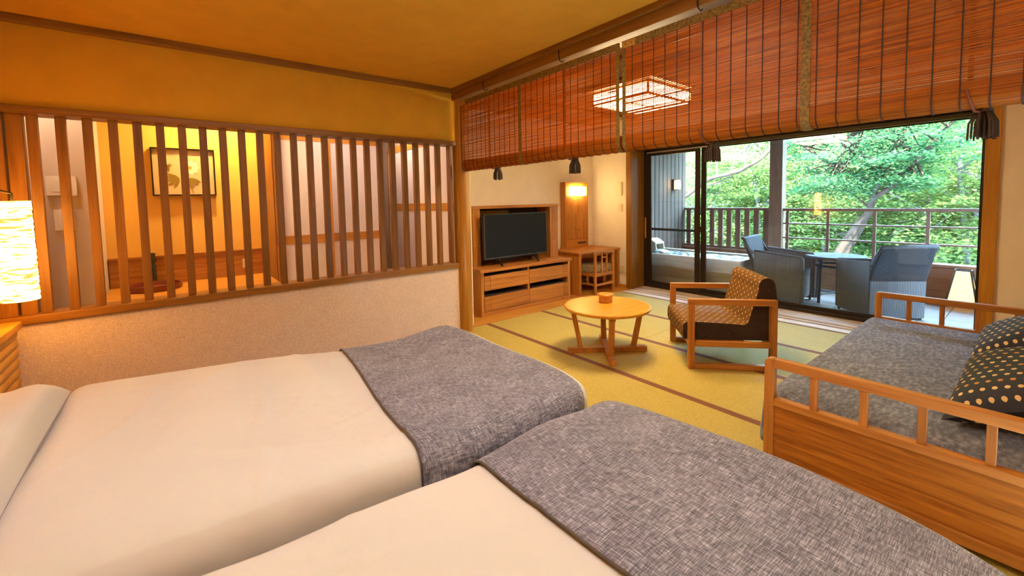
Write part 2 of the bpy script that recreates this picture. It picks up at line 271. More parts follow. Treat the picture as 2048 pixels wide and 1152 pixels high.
# ------------------------------------------------------------------ building helpers
class MB:
    """collects shapes; build() links them as one mesh object"""
    def __init__(s): s.v = []; s.f = []; s.uv = []; s.mi = []
    def add(s, vs, fs, uvs=None, mi=0):
        o = len(s.v); s.v += [tuple(v) for v in vs]
        for k, f in enumerate(fs):
            s.f.append(tuple(i + o for i in f)); s.mi.append(mi); s.uv.append(uvs[k] if uvs else None)
        return s
    def box(s, x0, x1, y0, y1, z0, z1, mi=0):
        vs = [(x, y, z) for z in (z0, z1) for y in (y0, y1) for x in (x0, x1)]
        return s.add(vs, [(0, 2, 3, 1), (4, 5, 7, 6), (0, 1, 5, 4), (2, 6, 7, 3), (0, 4, 6, 2), (1, 3, 7, 5)], mi=mi)
    def bar(s, p0, p1, w, h, up=(0, 0, 1), w1=None, h1=None):
        p0 = Vector(p0); p1 = Vector(p1); d = (p1 - p0).normalized(); a = d.cross(Vector(up)); a = (a if a.length > 1e-6 else d.cross(Vector((1, 0, 0)))).normalized(); b = a.cross(d)
        vs = []
        for p, ww, hh in ((p0, w, h), (p1, w1 or w, h1 or h)):
            for i, j in ((-1, -1), (1, -1), (1, 1), (-1, 1)): vs.append(p + a * (i * ww / 2) + b * (j * hh / 2))
        return s.add(vs, [(0, 3, 2, 1), (4, 5, 6, 7), (0, 1, 5, 4), (1, 2, 6, 5), (2, 3, 7, 6), (3, 0, 4, 7)][::1])
    def tube(s, pts, rad, n=8, cap=True, ell=1.0):
        pts = [Vector(p) for p in pts]; rad = rad if isinstance(rad, (list, tuple)) else [rad] * len(pts)
        vs = []; ref = None
        for i, p in enumerate(pts):
            d = (pts[min(i + 1, len(pts) - 1)] - pts[max(i - 1, 0)]).normalized()
            if ref is None: ref = d.orthogonal().normalized()
            a = (ref - d * ref.dot(d)).normalized(); ref = a; b = d.cross(a)
            for k in range(n):
                t = 2 * PI * k / n; vs.append(p + a * (math.cos(t) * rad[i]) + b * (math.sin(t) * rad[i] * ell))
        fs = [(i * n + k, i * n + (k + 1) % n, (i + 1) * n + (k + 1) % n, (i + 1) * n + k) for i in range(len(pts) - 1) for k in range(n)]
        if cap: fs += [tuple(range(n - 1, -1, -1)), tuple(range((len(pts) - 1) * n, len(pts) * n))]
        return s.add(vs, fs)
    def lathe(s, prof, n=24, c=(0, 0, 0), sx=1.0, sy=1.0, closed=False):
        vs = [(c[0] + r * math.cos(2 * PI * k / n) * sx, c[1] + r * math.sin(2 * PI * k / n) * sy, c[2] + z) for r, z in prof for k in range(n)]
        fs = [(i * n + k, i * n + (k + 1) % n, (i + 1) * n + (k + 1) % n, (i + 1) * n + k) for i in range(len(prof) - 1) for k in range(n)]
        if not closed: fs += [tuple(range(n - 1, -1, -1)), tuple(range((len(prof) - 1) * n, len(prof) * n))]
        return s.add(vs, fs)
    def prism(s, poly, a0, a1, axis='x', mi=0, cap_mi=None):
        """poly: 2-D outline in the two other axes (cyclic order), swept along axis; UV = (along axis, outline length)"""
        n = len(poly); mk = {'x': lambda a, p: (a, p[0], p[1]), 'y': lambda a, p: (p[0], a, p[1]), 'z': lambda a, p: (p[0], p[1], a)}[axis]
        vs = [mk(a0, p) for p in poly] + [mk(a1, p) for p in poly]; o = len(s.v); s.v += vs; l = 0
        for i in range(n):
            j = (i + 1) % n; e = math.dist(poly[i], poly[j])
            s.f.append((o + i, o + j, o + n + j, o + n + i)); s.mi.append(mi); s.uv.append([(a0, l), (a0, l + e), (a1, l + e), (a1, l)]); l += e
        for k, t in enumerate((tuple(range(n - 1, -1, -1)), tuple(range(n, 2 * n)))):
            s.f.append(tuple(o + i for i in t)); s.mi.append(mi if cap_mi is None else cap_mi); s.uv.append(None)
        return s
    def grid(s, fn, nu, nv, su=1.0, sv=1.0, mi=0):
        vs = [fn(i / nu, j / nv) for j in range(nv + 1) for i in range(nu + 1)]; w = nu + 1; fs = []; uvs = []
        for j in range(nv):
            for i in range(nu):
                fs.append((j * w + i, j * w + i + 1, (j + 1) * w + i + 1, (j + 1) * w + i))
                uvs.append([(i / nu * su, j / nv * sv), ((i + 1) / nu * su, j / nv * sv), ((i + 1) / nu * su, (j + 1) / nv * sv), (i / nu * su, (j + 1) / nv * sv)])
        return s.add(vs, fs, uvs, mi)
    def build(s, name, mat, parent=None, local=False, smooth=False, bevel=0.0, normals=True):
        vs = np.array(s.v, float); lo = vs.min(0); hi = vs.max(0); c = Vector(((lo[0] + hi[0]) / 2, (lo[1] + hi[1]) / 2, lo[2]))
        me = bpy.data.meshes.new(name); me.from_pydata((vs - np.array(c)).tolist(), [], s.f)
        for m in (mat if isinstance(mat, (list, tuple)) else [mat]): me.materials.append(M[m] if isinstance(m, str) else m)
        if any(s.mi): me.polygons.foreach_set('material_index', s.mi)
        if any(u is not None for u in s.uv):
            lay = me.uv_layers.new(name='UVMap')
            for p, u in zip(me.polygons, s.uv):
                if u:
                    for li, q in zip(p.loop_indices, u): lay.data[li].uv = q
        if normals:
            import bmesh
            bm = bmesh.new(); bm.from_mesh(me); bmesh.ops.recalc_face_normals(bm, faces=bm.faces); bm.to_mesh(me); bm.free()
        if smooth: me.polygons.foreach_set('use_smooth', [True] * len(me.polygons))
        me.update()
        o = bpy.data.objects.new(name, me); COL.objects.link(o)
        if parent is not None:
            o.parent = parent
            if not local: c = c - world_loc(parent)
        o.location = c
        if bevel:
            b = o.modifiers.new('edge', 'BEVEL'); b.width = bevel; b.segments = 2; b.limit_method = 'ANGLE'; b.angle_limit = math.radians(40)
        return o
def world_loc(o):
    v = Vector(o.location)
    while o.parent is not None: o = o.parent; v = v + Vector(o.location)
    return v
def tag(o, label=None, cat=None, group=None, kind=None):
    if label: o['label'] = label
    if cat: o['category'] = cat
    if group: o['group'] = group
    if kind: o['kind'] = kind
    return o
def thing(name, loc, label, cat, rz=0.0, group=None, kind=None):
    o = bpy.data.objects.new(name, None); COL.objects.link(o); o.location = loc; o.rotation_euler.z = rz; o.empty_display_size = 0.1
    return tag(o, label, cat, group, kind)
def B(*a): return MB().box(*a)
def dup(o, loc, parent=None, name=None):
    c = o.copy(); COL.objects.link(c); c.location = loc; c.parent = parent if parent is not None else o.parent
    return c
def softbox(x0, x1, y0, y1, z0, z1, r, fn=None, n=(40, 30, 8), keep=None, rx0=None):
    """soft-edged slab: dense box skin rounded by radius r; fn(x,y,z)->z offset etc.; keep(x,y,z) filters faces"""
    mb = MB(); idx = {}
    X = np.linspace(x0, x1, n[0] + 1); Y = np.linspace(y0, y1, n[1] + 1); Z = np.linspace(z0, z1, n[2] + 1)
    def vert(i, j, k):
        key = (i, j, k)
        if key in idx: return idx[key]
        p = np.array([X[i], Y[j], Z[k]]); q = np.clip(p, [x0 + (r if rx0 is None else rx0), y0 + r, z0 + 0.0], [x1 - r, y1 - r, z1 - r]); d = p - q; L = np.linalg.norm(d)
        if L > 1e-9:
            m = np.abs(d).max(); d = d / L * m; p = q + d
        p = fn(*p) if fn else p
        mb.v.append(tuple(p)); idx[key] = len(mb.v) - 1; return idx[key]
    def quad(a, b, c, d):
        f = tuple(vert(*t) for t in (a, b, c, d))
        if keep:
            m = np.mean([(X[t[0]], Y[t[1]], Z[t[2]]) for t in (a, b, c, d)], axis=0)
            if not keep(*m): return
        mb.f.append(f); mb.mi.append(0); mb.uv.append(None)
    for i in range(n[0]):
        for j in range(n[1]):
            quad((i, j, n[2]), (i + 1, j, n[2]), (i + 1, j + 1, n[2]), (i, j + 1, n[2])); quad((i, j, 0), (i, j + 1, 0), (i + 1, j + 1, 0), (i + 1, j, 0))
    for i in range(n[0]):
        for k in range(n[2]):
            quad((i, 0, k), (i + 1, 0, k), (i + 1, 0, k + 1), (i, 0, k + 1)); quad((i, n[1], k), (i, n[1], k + 1), (i + 1, n[1], k + 1), (i + 1, n[1], k))
    for j in range(n[1]):
        for k in range(n[2]):
            quad((0, j, k), (0, j, k + 1), (0, j + 1, k + 1), (0, j + 1, k)); quad((n[0], j, k), (n[0], j + 1, k), (n[0], j + 1, k + 1), (n[0], j, k + 1))
    used = sorted({i for f in mb.f for i in f}); mp = {u: i for i, u in enumerate(used)}
    mb.v = [mb.v[u] for u in used]; mb.f = [tuple(mp[i] for i in f) for f in mb.f]
    return mb

# ------------------------------------------------------------------ the setting: floors, walls, ceilings
def struct(name, mb, mat, label, cat, **kw): return tag(mb.build(name, mat, **kw), label, cat, kind='structure')

struct('floor', B(-1.0, 1.76, -1.4, 3.62, -0.12, 0.0), 'carpet', 'brown bedroom floor under the two beds', 'floor')
# tatami floor: every mat is its own piece, with its two cloth borders
ft = thing('floor_tatami', (3.3, 1.7, -0.12), 'straw tatami floor with brown cloth borders beside the beds', 'floor', kind='structure')
B(1.76, 5.42, -0.4, 4.4, -0.12, -0.045).build('subfloor', 'greyboard_y', ft)
XS = [1.78, 2.565, 3.345, 4.105, 4.87]; YS = [-0.35, 0.735, 2.285, 3.66]
for i in range(4):
    for j in range(3):
        x0, x1, y0, y1 = XS[i], XS[i + 1], YS[j], YS[j + 1]
        mat_o = B(x0 + 0.001, x1 - 0.001, y0 + 0.0015, y1 - 0.0015, -0.045, 0.0).build('tatami_mat', 'tatami', ft, bevel=0.002)
        for xe in (x0 + 0.001, x1 - 0.026):
            B(xe, xe + 0.025, y0 + 0.0015, y1 - 0.0015, -0.03, 0.0018).build('border', 'heri', mat_o)
tb = thing('trim_1', (3.6, 4.03, -0.045), 'plain wooden floor strip under the television cabinet', 'floor board', kind='structure')
B(2.4, 5.12, 3.662, 3.95, -0.045, 0.004).build('plank', 'honey_x', tb, bevel=0.002)
B(2.4, 5.12, 3.951, 4.40, -0.045, 0.004).build('plank', 'honey_x', tb, bevel=0.002)
# wooden track boards in front of the sliding window
ts = thing('trim_2', (5.13, 1.9, -0.045), 'pale grooved wooden sill boards along the sliding window', 'sill', kind='structure')
for x0, x1, z in ((4.872, 4.985, 0.006), (4.988, 5.03, -0.006), (5.033, 5.075, 0.006), (5.078, 5.12, -0.006), (5.123, 5.25, 0.008), (5.252, 5.40, 0.008)):
    B(x0, x1, -0.35, 3.66, -0.045, z).build('plank', 'hinoki_y', ts, bevel=0.002)

# bedroom shell
struct('wall_head', B(-1.0, -0.86, -1.4, 3.6, 0, 2.5), 'ochre', 'ochre bedroom wall behind the headboards', 'wall')
struct('wall_right', B(-1.0, 2.3, -1.4, -1.3, 0, 2.5), 'ochre', 'ochre bedroom wall beside the nearer bed', 'wall')
struct('wall_partition', B(2.16, 2.32, -1.3, -0.4, 0, 2.65), 'cream', 'cream wall at the end of the bamboo blinds', 'wall')
struct('ceiling', B(-1.0, 2.18, -1.4, 3.66, 2.372, 2.45), 'ochre', 'ochre plaster ceiling over the beds', 'ceiling')
wl = thing('wall_left', (0.7, 3.66, 0), 'beige papered low wall and ochre upper wall around the lattice', 'wall', kind='structure')
B(-1.0, 2.19, 3.60, 3.72, 0, 0.655).build('lower_panel', 'wallpaper', wl)
B(-1.0, 2.19, 3.60, 3.72, 1.885, 2.45).build('upper_panel', 'ochre', wl)
struct('trim_3', MB().prism([(3.545, 2.332), (3.60, 2.332), (3.60, 2.372), (3.545, 2.372)], -0.9, 2.16, 'x'), 'cedar_x', 'dark ceiling moulding above the lattice wall', 'moulding', bevel=0.003)
# round log post and the beam over the opening
post = MB()
pp = []
for k in range(28):
    t = 2 * PI * k / 28; pp.append((2.262 + 0.083 * math.cos(t) * (1.0 if math.cos(t) > 0 else 0.95), 3.63 + 0.085 * math.sin(t)))
post.prism(pp, 0.0, 2.36, 'z')
po = tag(post.build('wooden_post', 'log', smooth=False, bevel=0), 'round polished log post at the end of the lattice wall', 'post')
beam = thing('trim_4', (2.23, 1.2, 2.27), 'long wooden beam across the opening above the bamboo blinds', 'beam', kind='structure')
B(2.16, 2.32, -1.3, 3.72, 2.272, 2.372).build('beam_board', 'cedar_y', beam, bevel=0.004)
B(2.128, 2.16, -1.3, 3.545, 2.338, 2.372).build('ceiling_moulding', 'cedar_y', beam, bevel=0.003)
struct('wall_over_beam', B(2.18, 2.32, -1.3, 3.72, 2.372, 2.65), 'cream', 'cream strip of wall above the long beam', 'wall')

# tatami room shell
struct('wall_tv', B(2.36, 5.30, 4.40, 4.50, -0.05, 2.65), 'cream', 'cream wall behind the television cabinet', 'wall')
struct('wall_side', B(2.36, 2.43, 3.72, 4.40, 0, 2.65), 'cream', 'narrow cream wall between the log post and the television', 'wall')
struct('wall_back_right', B(2.32, 5.30, -0.50, -0.40, -0.05, 2.65), 'cream', 'cream wall behind the daybed cushions', 'wall')
ww = thing('wall_window', (5.2, 2.0, 0), 'cream wall around the sliding window with wooden jambs', 'wall', kind='structure')
B(5.12, 5.30, 3.76, 4.40, 0, 2.65).build('wall_panel', 'cream', ww)
B(5.12, 5.48, -0.40, 0.235, 0, 2.65).build('wall_panel', 'cream', ww)
B(5.12, 5.48, 0.235, 3.76, 2.03, 2.65).build('wall_panel', 'cream', ww)
B(5.30, 5.48, 3.76, 4.50, 0, 2.65).build('wall_panel', 'cream', ww)
B(5.10, 5.42, 3.67, 3.76, 0, 2.03).build('left_jamb', 'cedar_z', ww, bevel=0.003)
B(5.10, 5.40, 0.235, 0.318, 0, 2.03).build('right_jamb', 'honey_z', ww, bevel=0.003)
B(5.10, 5.42, 0.318, 3.67, 1.99, 2.03).build('lintel', 'cedar_y', ww, bevel=0.003)
ct = thing('ceiling_tatami_room', (3.7, 2.0, 2.39), 'boarded wooden ceiling of the tatami room behind the blinds', 'ceiling', kind='structure')
for k in range(7):
    x0 = 2.32 + k * 0.4; x1 = min(x0 + 0.397, 5.12)
    B(x0, x1, -0.4, 4.4, 2.42, 2.44).build('ceiling_board', 'tat_ceiling', ct)
for x in (2.8, 3.3, 4.6):
    B(x, x + 0.04, -0.4, 4.4, 2.392, 2.42).build('ceiling_batten', 'cedar_y', ct)
for y in (0.35, 1.0, 3.6):
    B(2.32, 5.12, y, y + 0.04, 2.394, 2.42).build('ceiling_batten', 'cedar_x', ct)
struct('roof', B(-1.2, 7.75, -1.6, 6.3, 2.66, 2.80), 'ivory', 'roof slab over the rooms and balcony', 'roof')
struct('baseboard_tv', B(2.43, 5.118, 4.385, 4.40, 0.004, 0.05), 'honey_x', 'wooden baseboard along the television wall', 'baseboard')
struct('baseboard_window', B(5.105, 5.12, 3.76, 4.385, 0.004, 0.05), 'honey_y', 'wooden baseboard below the wall switches beside the window', 'baseboard')

# hall behind the lattice
struct('floor_hall', B(-1.0, 2.36, 3.72, 6.1, -0.12, 0.0), 'honey_x', 'wooden hall floor behind the lattice wall', 'floor')
struct('wall_hall_back', B(-0.50, 1.94, 4.80, 4.90, 0, 2.4), 'mustard', 'yellow plaster alcove wall behind the lattice', 'wall')
struct('wall_hall_left', B(-1.0, -0.43, 4.30, 4.80, 0, 2.4), 'hallwhite', 'pale hall wall with light switches behind the lattice', 'wall')
struct('wall_hall_end', B(-1.10, -1.0, 3.6, 4.4, 0, 2.4), 'hallwhite', 'pale wall closing the hall at the bed lamp', 'wall')
struct('wall_hall_right', B(2.36, 2.44, 4.50, 6.1, 0, 2.4), 'hallwhite', 'pale hall wall holding the sliding doors by the post', 'wall')
struct('wall_hall_far', B(1.84, 2.36, 6.0, 6.1, 0, 2.4), 'hallwhite', 'pale wall at the far end of the hall', 'wall')
struct('wall_hall_inner', B(1.84, 1.94, 4.90, 6.0, 0, 2.4), 'hallwhite', 'pale inner wall of the narrow hall', 'wall')
struct('ceiling_hall', B(-1.1, 2.44, 3.72, 6.1, 2.34, 2.42), 'hallwhite', 'pale hall ceiling behind the lattice wall', 'ceiling')

# ------------------------------------------------------------------ lattice screen
lat = thing('lattice_screen', (0.7, 3.66, 0.655), 'brown vertical slat lattice set in the wall above the far bed', 'lattice')
B(-0.9, 2.185, 3.572, 3.74, 0.655, 0.700).build('sill', 'cedar_x', lat, bevel=0.003)
B(-0.9, 2.185, 3.578, 3.74, 1.845, 1.885).build('top_rail', 'cedar_x', lat, bevel=0.003)
s0 = B(-0.617, -0.573, 3.628, 3.672, 0.70, 1.845).build('slat', 'slat', lat, bevel=0.002)
for k in range(1, 24):
    dup(s0, Vector(s0.location) + Vector((k * 0.1135, 0, 0)))
B(2.135, 2.16, 3.62, 3.69, 0.70, 1.845).build('end_stile', 'slat', lat)
B(-0.9, -0.705, 3.61, 3.70, 0.70, 1.845).build('end_board', 'cedar_z', lat, bevel=0.002)
B(-0.697, -0.632, 3.63, 3.70, 0.70, 1.845).build('end_board', 'cedar_z', lat, bevel=0.002)

# ------------------------------------------------------------------ hall furniture behind the lattice
ctr = thing('counter', (0.13, 4.25, 0), 'orange wooden counter with a brown backboard below the framed picture', 'counter')
B(-0.425, 0.70, 3.742, 4.775, 0.605, 0.64).build('worktop', 'honey_x', ctr, bevel=0.003)
B(-0.42, 0.69, 4.775, 4.798, 0.64, 0.872).build('backboard', 'cherry_x', ctr)
B(-0.425, 0.70, 4.765, 4.798, 0.872, 0.885).build('backboard_cap', 'cherry_x', ctr)
B(-0.40, 0.68, 3.80, 4.75, 0, 0.605).build('cabinet_body', 'cherry_x', ctr)
tag(B(0.705, 0.79, 4.70, 4.80, 0, 2.34).build('trim_5', 'honey_z', bevel=0.003), 'orange wooden post between the alcove and the white doors', 'post', kind='structure')
def sliding_door(name, x0, x1, y, rail_z, label, mid=False, axis='x'):
    d = thing(name, ((x0 + x1) / 2, y, 0) if axis == 'x' else (y, (x0 + x1) / 2, 0), label, 'sliding door', kind='structure')
    def bb(a0, a1, t0, t1, z0, z1):
        return B(a0, a1, y + t0, y + t1, z0, z1) if axis == 'x' else B(y + t0, y + t1, a0, a1, z0, z1)
    bb(x0 + 0.03, x1 - 0.03, -0.008, 0.008, 0.06, 1.97).build('panel', 'fusuma', d)
    for a in (x0, x1 - 0.032): bb(a, a + 0.032, -0.016, 0.016, 0, 2.0).build('stile', 'honey_z', d, bevel=0.002)
    for z in (0.0, 1.95, rail_z): bb(x0 + 0.032, x1 - 0.032, -0.014, 0.014, z, z + 0.085).build('rail', 'honey_x' if axis == 'x' else 'honey_y', d, bevel=0.002)
    bb(x0 + 0.006, x0 + 0.026, -0.022, -0.014, rail_z - 0.01, rail_z + 0.10).build('pull', 'cherry_z', d)
    return d
sliding_door('door_1', 0.80, 1.35, 4.755, 0.905, 'white sliding door with low wooden rail beside the alcove post')
sliding_door('door_2', 1.32, 1.92, 4.785, 0.905, 'white sliding door with low wooden rail next to the hall corner')
sliding_door('door_3', 4.42, 5.60, 2.335, 1.205, 'white hall door with high wooden rail at the corridor corner', axis='y')
sliding_door('door_4', 3.74, 4.46, 2.305, 1.205, 'white hall door with high wooden rail next to the log post', axis='y')

pic = thing('framed_picture', (0.11, 4.79, 1.40), 'thin black framed print of a white flower and leaves', 'picture')
B(-0.103, 0.325, 4.775, 4.785, 1.412, 1.805).build('print_paper', 'paper', pic)
for a in ((-0.113, -0.103, 4.755, 4.80, 1.402, 1.815), (0.325, 0.335, 4.755, 4.80, 1.402, 1.815), (-0.103, 0.325, 4.755, 4.80, 1.402, 1.412), (-0.103, 0.325, 4.755, 4.80, 1.805, 1.815)):
    B(*a).build('frame_bar', 'iron', pic)
LK = [0]
def flat_leaf(cx, cz, ang, ln, wd, mat, nm):
    LK[0] += 1; yo = 4.7745 - LK[0] * 0.00025
    pts = [(-0.5, 0), (-0.2, 0.42), (0.15, 0.40), (0.5, 0), (0.15, -0.40), (-0.2, -0.42)]; c, s = math.cos(ang), math.sin(ang)
    poly = [(cx + (p[0] + 0.5) * ln * c - p[1] * wd * s, cz + (p[0] + 0.5) * ln * s + p[1] * wd * c) for p in pts]
    MB().prism(poly, yo, 4.7748, 'y').build(nm, mat, pic)
for k in range(9): flat_leaf(0.155, 1.652, 2 * PI * k / 9, 0.068, 0.055, 'ink_petal', 'petal')
MB().prism([(0.145 + 0.022 * math.cos(2 * PI * k / 10), 1.648 + 0.015 * math.sin(2 * PI * k / 10)) for k in range(10)], 4.7705, 4.7735, 'y').build('flower_centre', 'ink_core', pic)
for a in (2.75, 3.05, 3.4, 3.8, 4.3): flat_leaf(0.075, 1.555, a, 0.105, 0.032, 'ink_leaf', 'leaf')
for a in (-0.3, -0.65, -1.1, -1.6, -2.0): flat_leaf(0.13, 1.555, a, 0.10, 0.034, 'ink_leaf', 'leaf')
for a in (0.5, 1.1, 2.0, 3.1, 3.7, 5.0): flat_leaf(0.0, 1.655, a, 0.034, 0.012, 'ink_leaf', 'leaf')
tag(MB().tube([(0.12, 4.774, 1.55), (0.15, 4.774, 1.48), (0.17, 4.774, 1.42)], 0.0025, 5).build('stem', 'ink_leaf', pic))

tr = MB(); tr.lathe([(0.165, 0.0), (0.175, 0.004), (0.178, 0.045), (0.170, 0.045), (0.166, 0.012), (0.0005, 0.010)], 40, (-0.135, 4.48, 0.641))
tag(tr.build('round_tray', 'tray', smooth=False), 'round red brown lacquer tray on the orange counter', 'tray')
bt = MB(); bt.lathe([(0.030, 0), (0.034, 0.01), (0.032, 0.16), (0.026, 0.185), (0.030, 0.20), (0.033, 0.215), (0.028, 0.23), (0.030, 0.262), (0.034, 0.272), (0.022, 0.276), (0.0005, 0.25)], 20, (-0.155, 4.715, 0.641))
tag(bt.build('tall_bottle', 'bottle', smooth=True), 'tall dark glazed bottle vase standing behind the red tray', 'vase')
def plate(name, c, w, h, t, axis, label, cat, mat='white_plastic', rocker=True):
    p = thing(name, (c[0], c[1], c[2] - h / 2), label, cat)
    if axis == 'y':
        B(c[0] - w / 2, c[0] + w / 2, c[1] - t, c[1], c[2] - h / 2, c[2] + h / 2).build('cover_plate', mat, p, bevel=0.003)
        if rocker: B(c[0] - w * 0.3, c[0] + w * 0.3, c[1] - t - 0.003, c[1] - t, c[2] - h * 0.3, c[2] + h * 0.3).build('rocker', mat, p, bevel=0.001)
    else:
        B(c[0] - t, c[0], c[1] - w / 2, c[1] + w / 2, c[2] - h / 2, c[2] + h / 2).build('cover_plate', mat, p, bevel=0.003)
        if rocker: B(c[0] - t - 0.003, c[0] - t, c[1] - w * 0.3, c[1] + w * 0.3, c[2] - h * 0.3, c[2] + h * 0.3).build('rocker', mat, p, bevel=0.001)
    return p
plate('control_panel', (-0.585, 4.30, 1.463), 0.15, 0.135, 0.03, 'y', 'wide white control panel on the pale hall wall', 'control panel')
plate('light_switch', (-0.585, 4.30, 1.225), 0.10, 0.145, 0.02, 'y', 'white light switch below the wide control panel', 'light switch')
plate('wall_socket', (0.545, 4.775, 0.755), 0.075, 0.09, 0.01, 'y', 'cream wall socket on the brown counter backboard', 'socket', 'cream_plastic')

# ------------------------------------------------------------------ bamboo blinds
def bamboo_blind(ya, yb, cords, mid, tag_side, label):
    """ya > yb; hangs at x = 2.2 from iron hooks on the beam; lower end rolled up"""
    X = 2.20; ZT, ZR, R = 2.252, 1.645, 0.052
    b = thing('bamboo_blind', (X, (ya + yb) / 2, 1.59), label, 'blind', group='rolled bamboo blinds under the beam')
    st = MB(); z = ZR - 0.01
    while z < ZT - 0.035:
        h = 0.0070 * random.uniform(0.75, 1.05); x = X + random.uniform(-0.0006, 0.0006)
        yy = np.linspace(ya - 0.02, yb + 0.02, 5); w = [random.uniform(-0.0009, 0.0009) for _ in yy]
        for k in range(4):
            vs = []
            for y, dz in ((yy[k], w[k]), (yy[k + 1], w[k + 1])):
                for dx, dh in ((-0.0012, 0), (0.0012, 0), (0.0012, h), (-0.0012, h)): vs.append((x + dx, y, z + dz + dh))
            st.add(vs, [(0, 1, 5, 4), (1, 2, 6, 5), (2, 3, 7, 6), (3, 0, 4, 7)])
        z += 0.0082 * random.uniform(0.9, 1.12)
    tag(st.build('bamboo_strips', 'bamboo', b, normals=True), kind='stuff')
    ro = MB(); n = 30; cx = X + R - 0.001
    for k in range(n):                                                     # the roll, strip beside strip
        t = 2 * PI * k / n; c = Vector((cx + R * math.cos(t), 0, ZR + R * math.sin(t))); u = Vector((-math.sin(t), 0, math.cos(t))); o = Vector((math.cos(t), 0, math.sin(t)))
        hw = PI * R / n * 0.9
        vs = [Vector((0, y, 0)) + c + u * (a * hw) + o * d for y in (ya - 0.015, yb + 0.015) for a, d in ((-1, -0.003), (1, -0.003), (1, 0), (-1, 0))]
        ro.add(vs, [(0, 1, 2, 3), (4, 7, 6, 5), (0, 4, 5, 1), (1, 5, 6, 2), (2, 6, 7, 3), (3, 7, 4, 0)])
    ro.tube([(cx, ya - 0.016, ZR), (cx, yb + 0.016, ZR)], R - 0.006, 20)
    tag(ro.build('rolled_end', 'bamboo', b), kind='stuff')
    def wrap(y, off, w, mat, name, top=ZT - 0.03, thick=0.0012):
        """a cord or band down the sheet and round the roll"""
        pts = [(X - off, top), (X - off, ZR + 0.0)]
        for k in range(1, 9):
            t = PI + k * (PI * 0.75) / 8; pts.append((cx + (R + off) * math.cos(t), ZR + (R + off) * math.sin(t)))
        m = MB()
        for (xa, za), (xb, zb) in zip(pts[:-1], pts[1:]):
            d = Vector((xb - xa, 0, zb - za)).normalized(); nn = Vector((d.z, 0, -d.x)) * thick
            vs = [Vector((px, y + s * w / 2, pz)) + nn * q for px, pz in ((xa, za), (xb, zb)) for s, q in ((-1, -1), (1, -1), (1, 1), (-1, 1))]
            m.add(vs, [(0, 1, 2, 3), (4, 7, 6, 5), (0, 4, 5, 1), (1, 5, 6, 2), (2, 6, 7, 3), (3, 7, 4, 0)])
        return m.build(name, mat, b)
    ns = 27
    for k in range(1, ns): wrap(ya - (ya - yb) * k / ns, 0.0026, 0.0042, 'cord', 'binding_cord')
    for y in (ya - 0.012, yb + 0.012): wrap(y, 0.0022, 0.026, 'brocade', 'edge_band')
    wrap(mid, 0.0036, 0.036, 'brocade', 'centre_band', thick=0.0014)
    B(X - 0.006, X + 0.006, yb, ya, ZT - 0.042, ZT).build('head_band', 'brocade', b)
    ty = yb + 0.05 if tag_side < 0 else ya - 0.05
    tg = B(X - 0.0085, X - 0.006, ty - 0.045, ty + 0.045, ZT - 0.044, ZT - 0.006).build('corner_tag', 'gold_tag', b)
    for s in (-0.02, 0.02): MB().lathe([(0.006, 0), (0.006, 0.002)], 10, (0, 0, 0)).build('knot', 'red', tg, local=True).matrix_local = Matrix.Translation((-0.0025, s, 0.02)) @ Matrix.Rotation(PI / 2, 4, 'Y')
    for y in cords:
        wrap(y, -0.0045, 0.014, 'lift', 'lifting_cord')
        h = MB(); h.tube([(2.152, y, 2.33), (2.150, y, 2.285), (2.160, y, 2.262), (2.185, y, 2.256), (2.20, y, 2.27)], 0.0035, 6); h.build('hook', 'iron', b)
        lp = MB(); lp.tube([(X - 0.008, y + 0.01, 1.66), (X - 0.004, y, 1.62), (X + 0.03, y - 0.01, 1.585), (X + 0.07, y - 0.03, 1.58), (X + 0.075, y - 0.035, 1.60)], 0.0042, 6); lp.build('loop', 'lift', b)
        t = MB(); yc = y - 0.03; xc = X + 0.072
        t.lathe([(0.010, -0.002), (0.024, -0.006), (0.026, -0.02), (0.0005, -0.022)][::-1], 12, (xc, yc, 1.602))
        to = t.build('tassel', 'tassel', b)
        fr = MB()
        for k in range(46):
            a = random.uniform(0, 2 * PI); r0 = 0.022 * math.sqrt(random.random()); r1 = r0 * 1.5 + 0.008
            fr.tube([(xc + r0 * math.cos(a), yc + r0 * math.sin(a), 1.585), (xc + r1 * math.cos(a) * 0.9, yc + r1 * math.sin(a), 1.545), (xc + r1 * math.cos(a), yc + r1 * math.sin(a) * 1.05, 1.484 + random.uniform(0, 0.014))], 0.0034, 4)
        tag(fr.build('fringe', 'tassel', to), kind='stuff')
    return b
bamboo_blind(3.515, 1.668, (3.06, 2.14), 2.628, 1, 'bamboo blind hanging next to the round log post')
bamboo_blind(1.645, -0.30, (1.145, 0.18), 0.677, 1, 'bamboo blind hanging in front of the glass window, cut by the right edge')

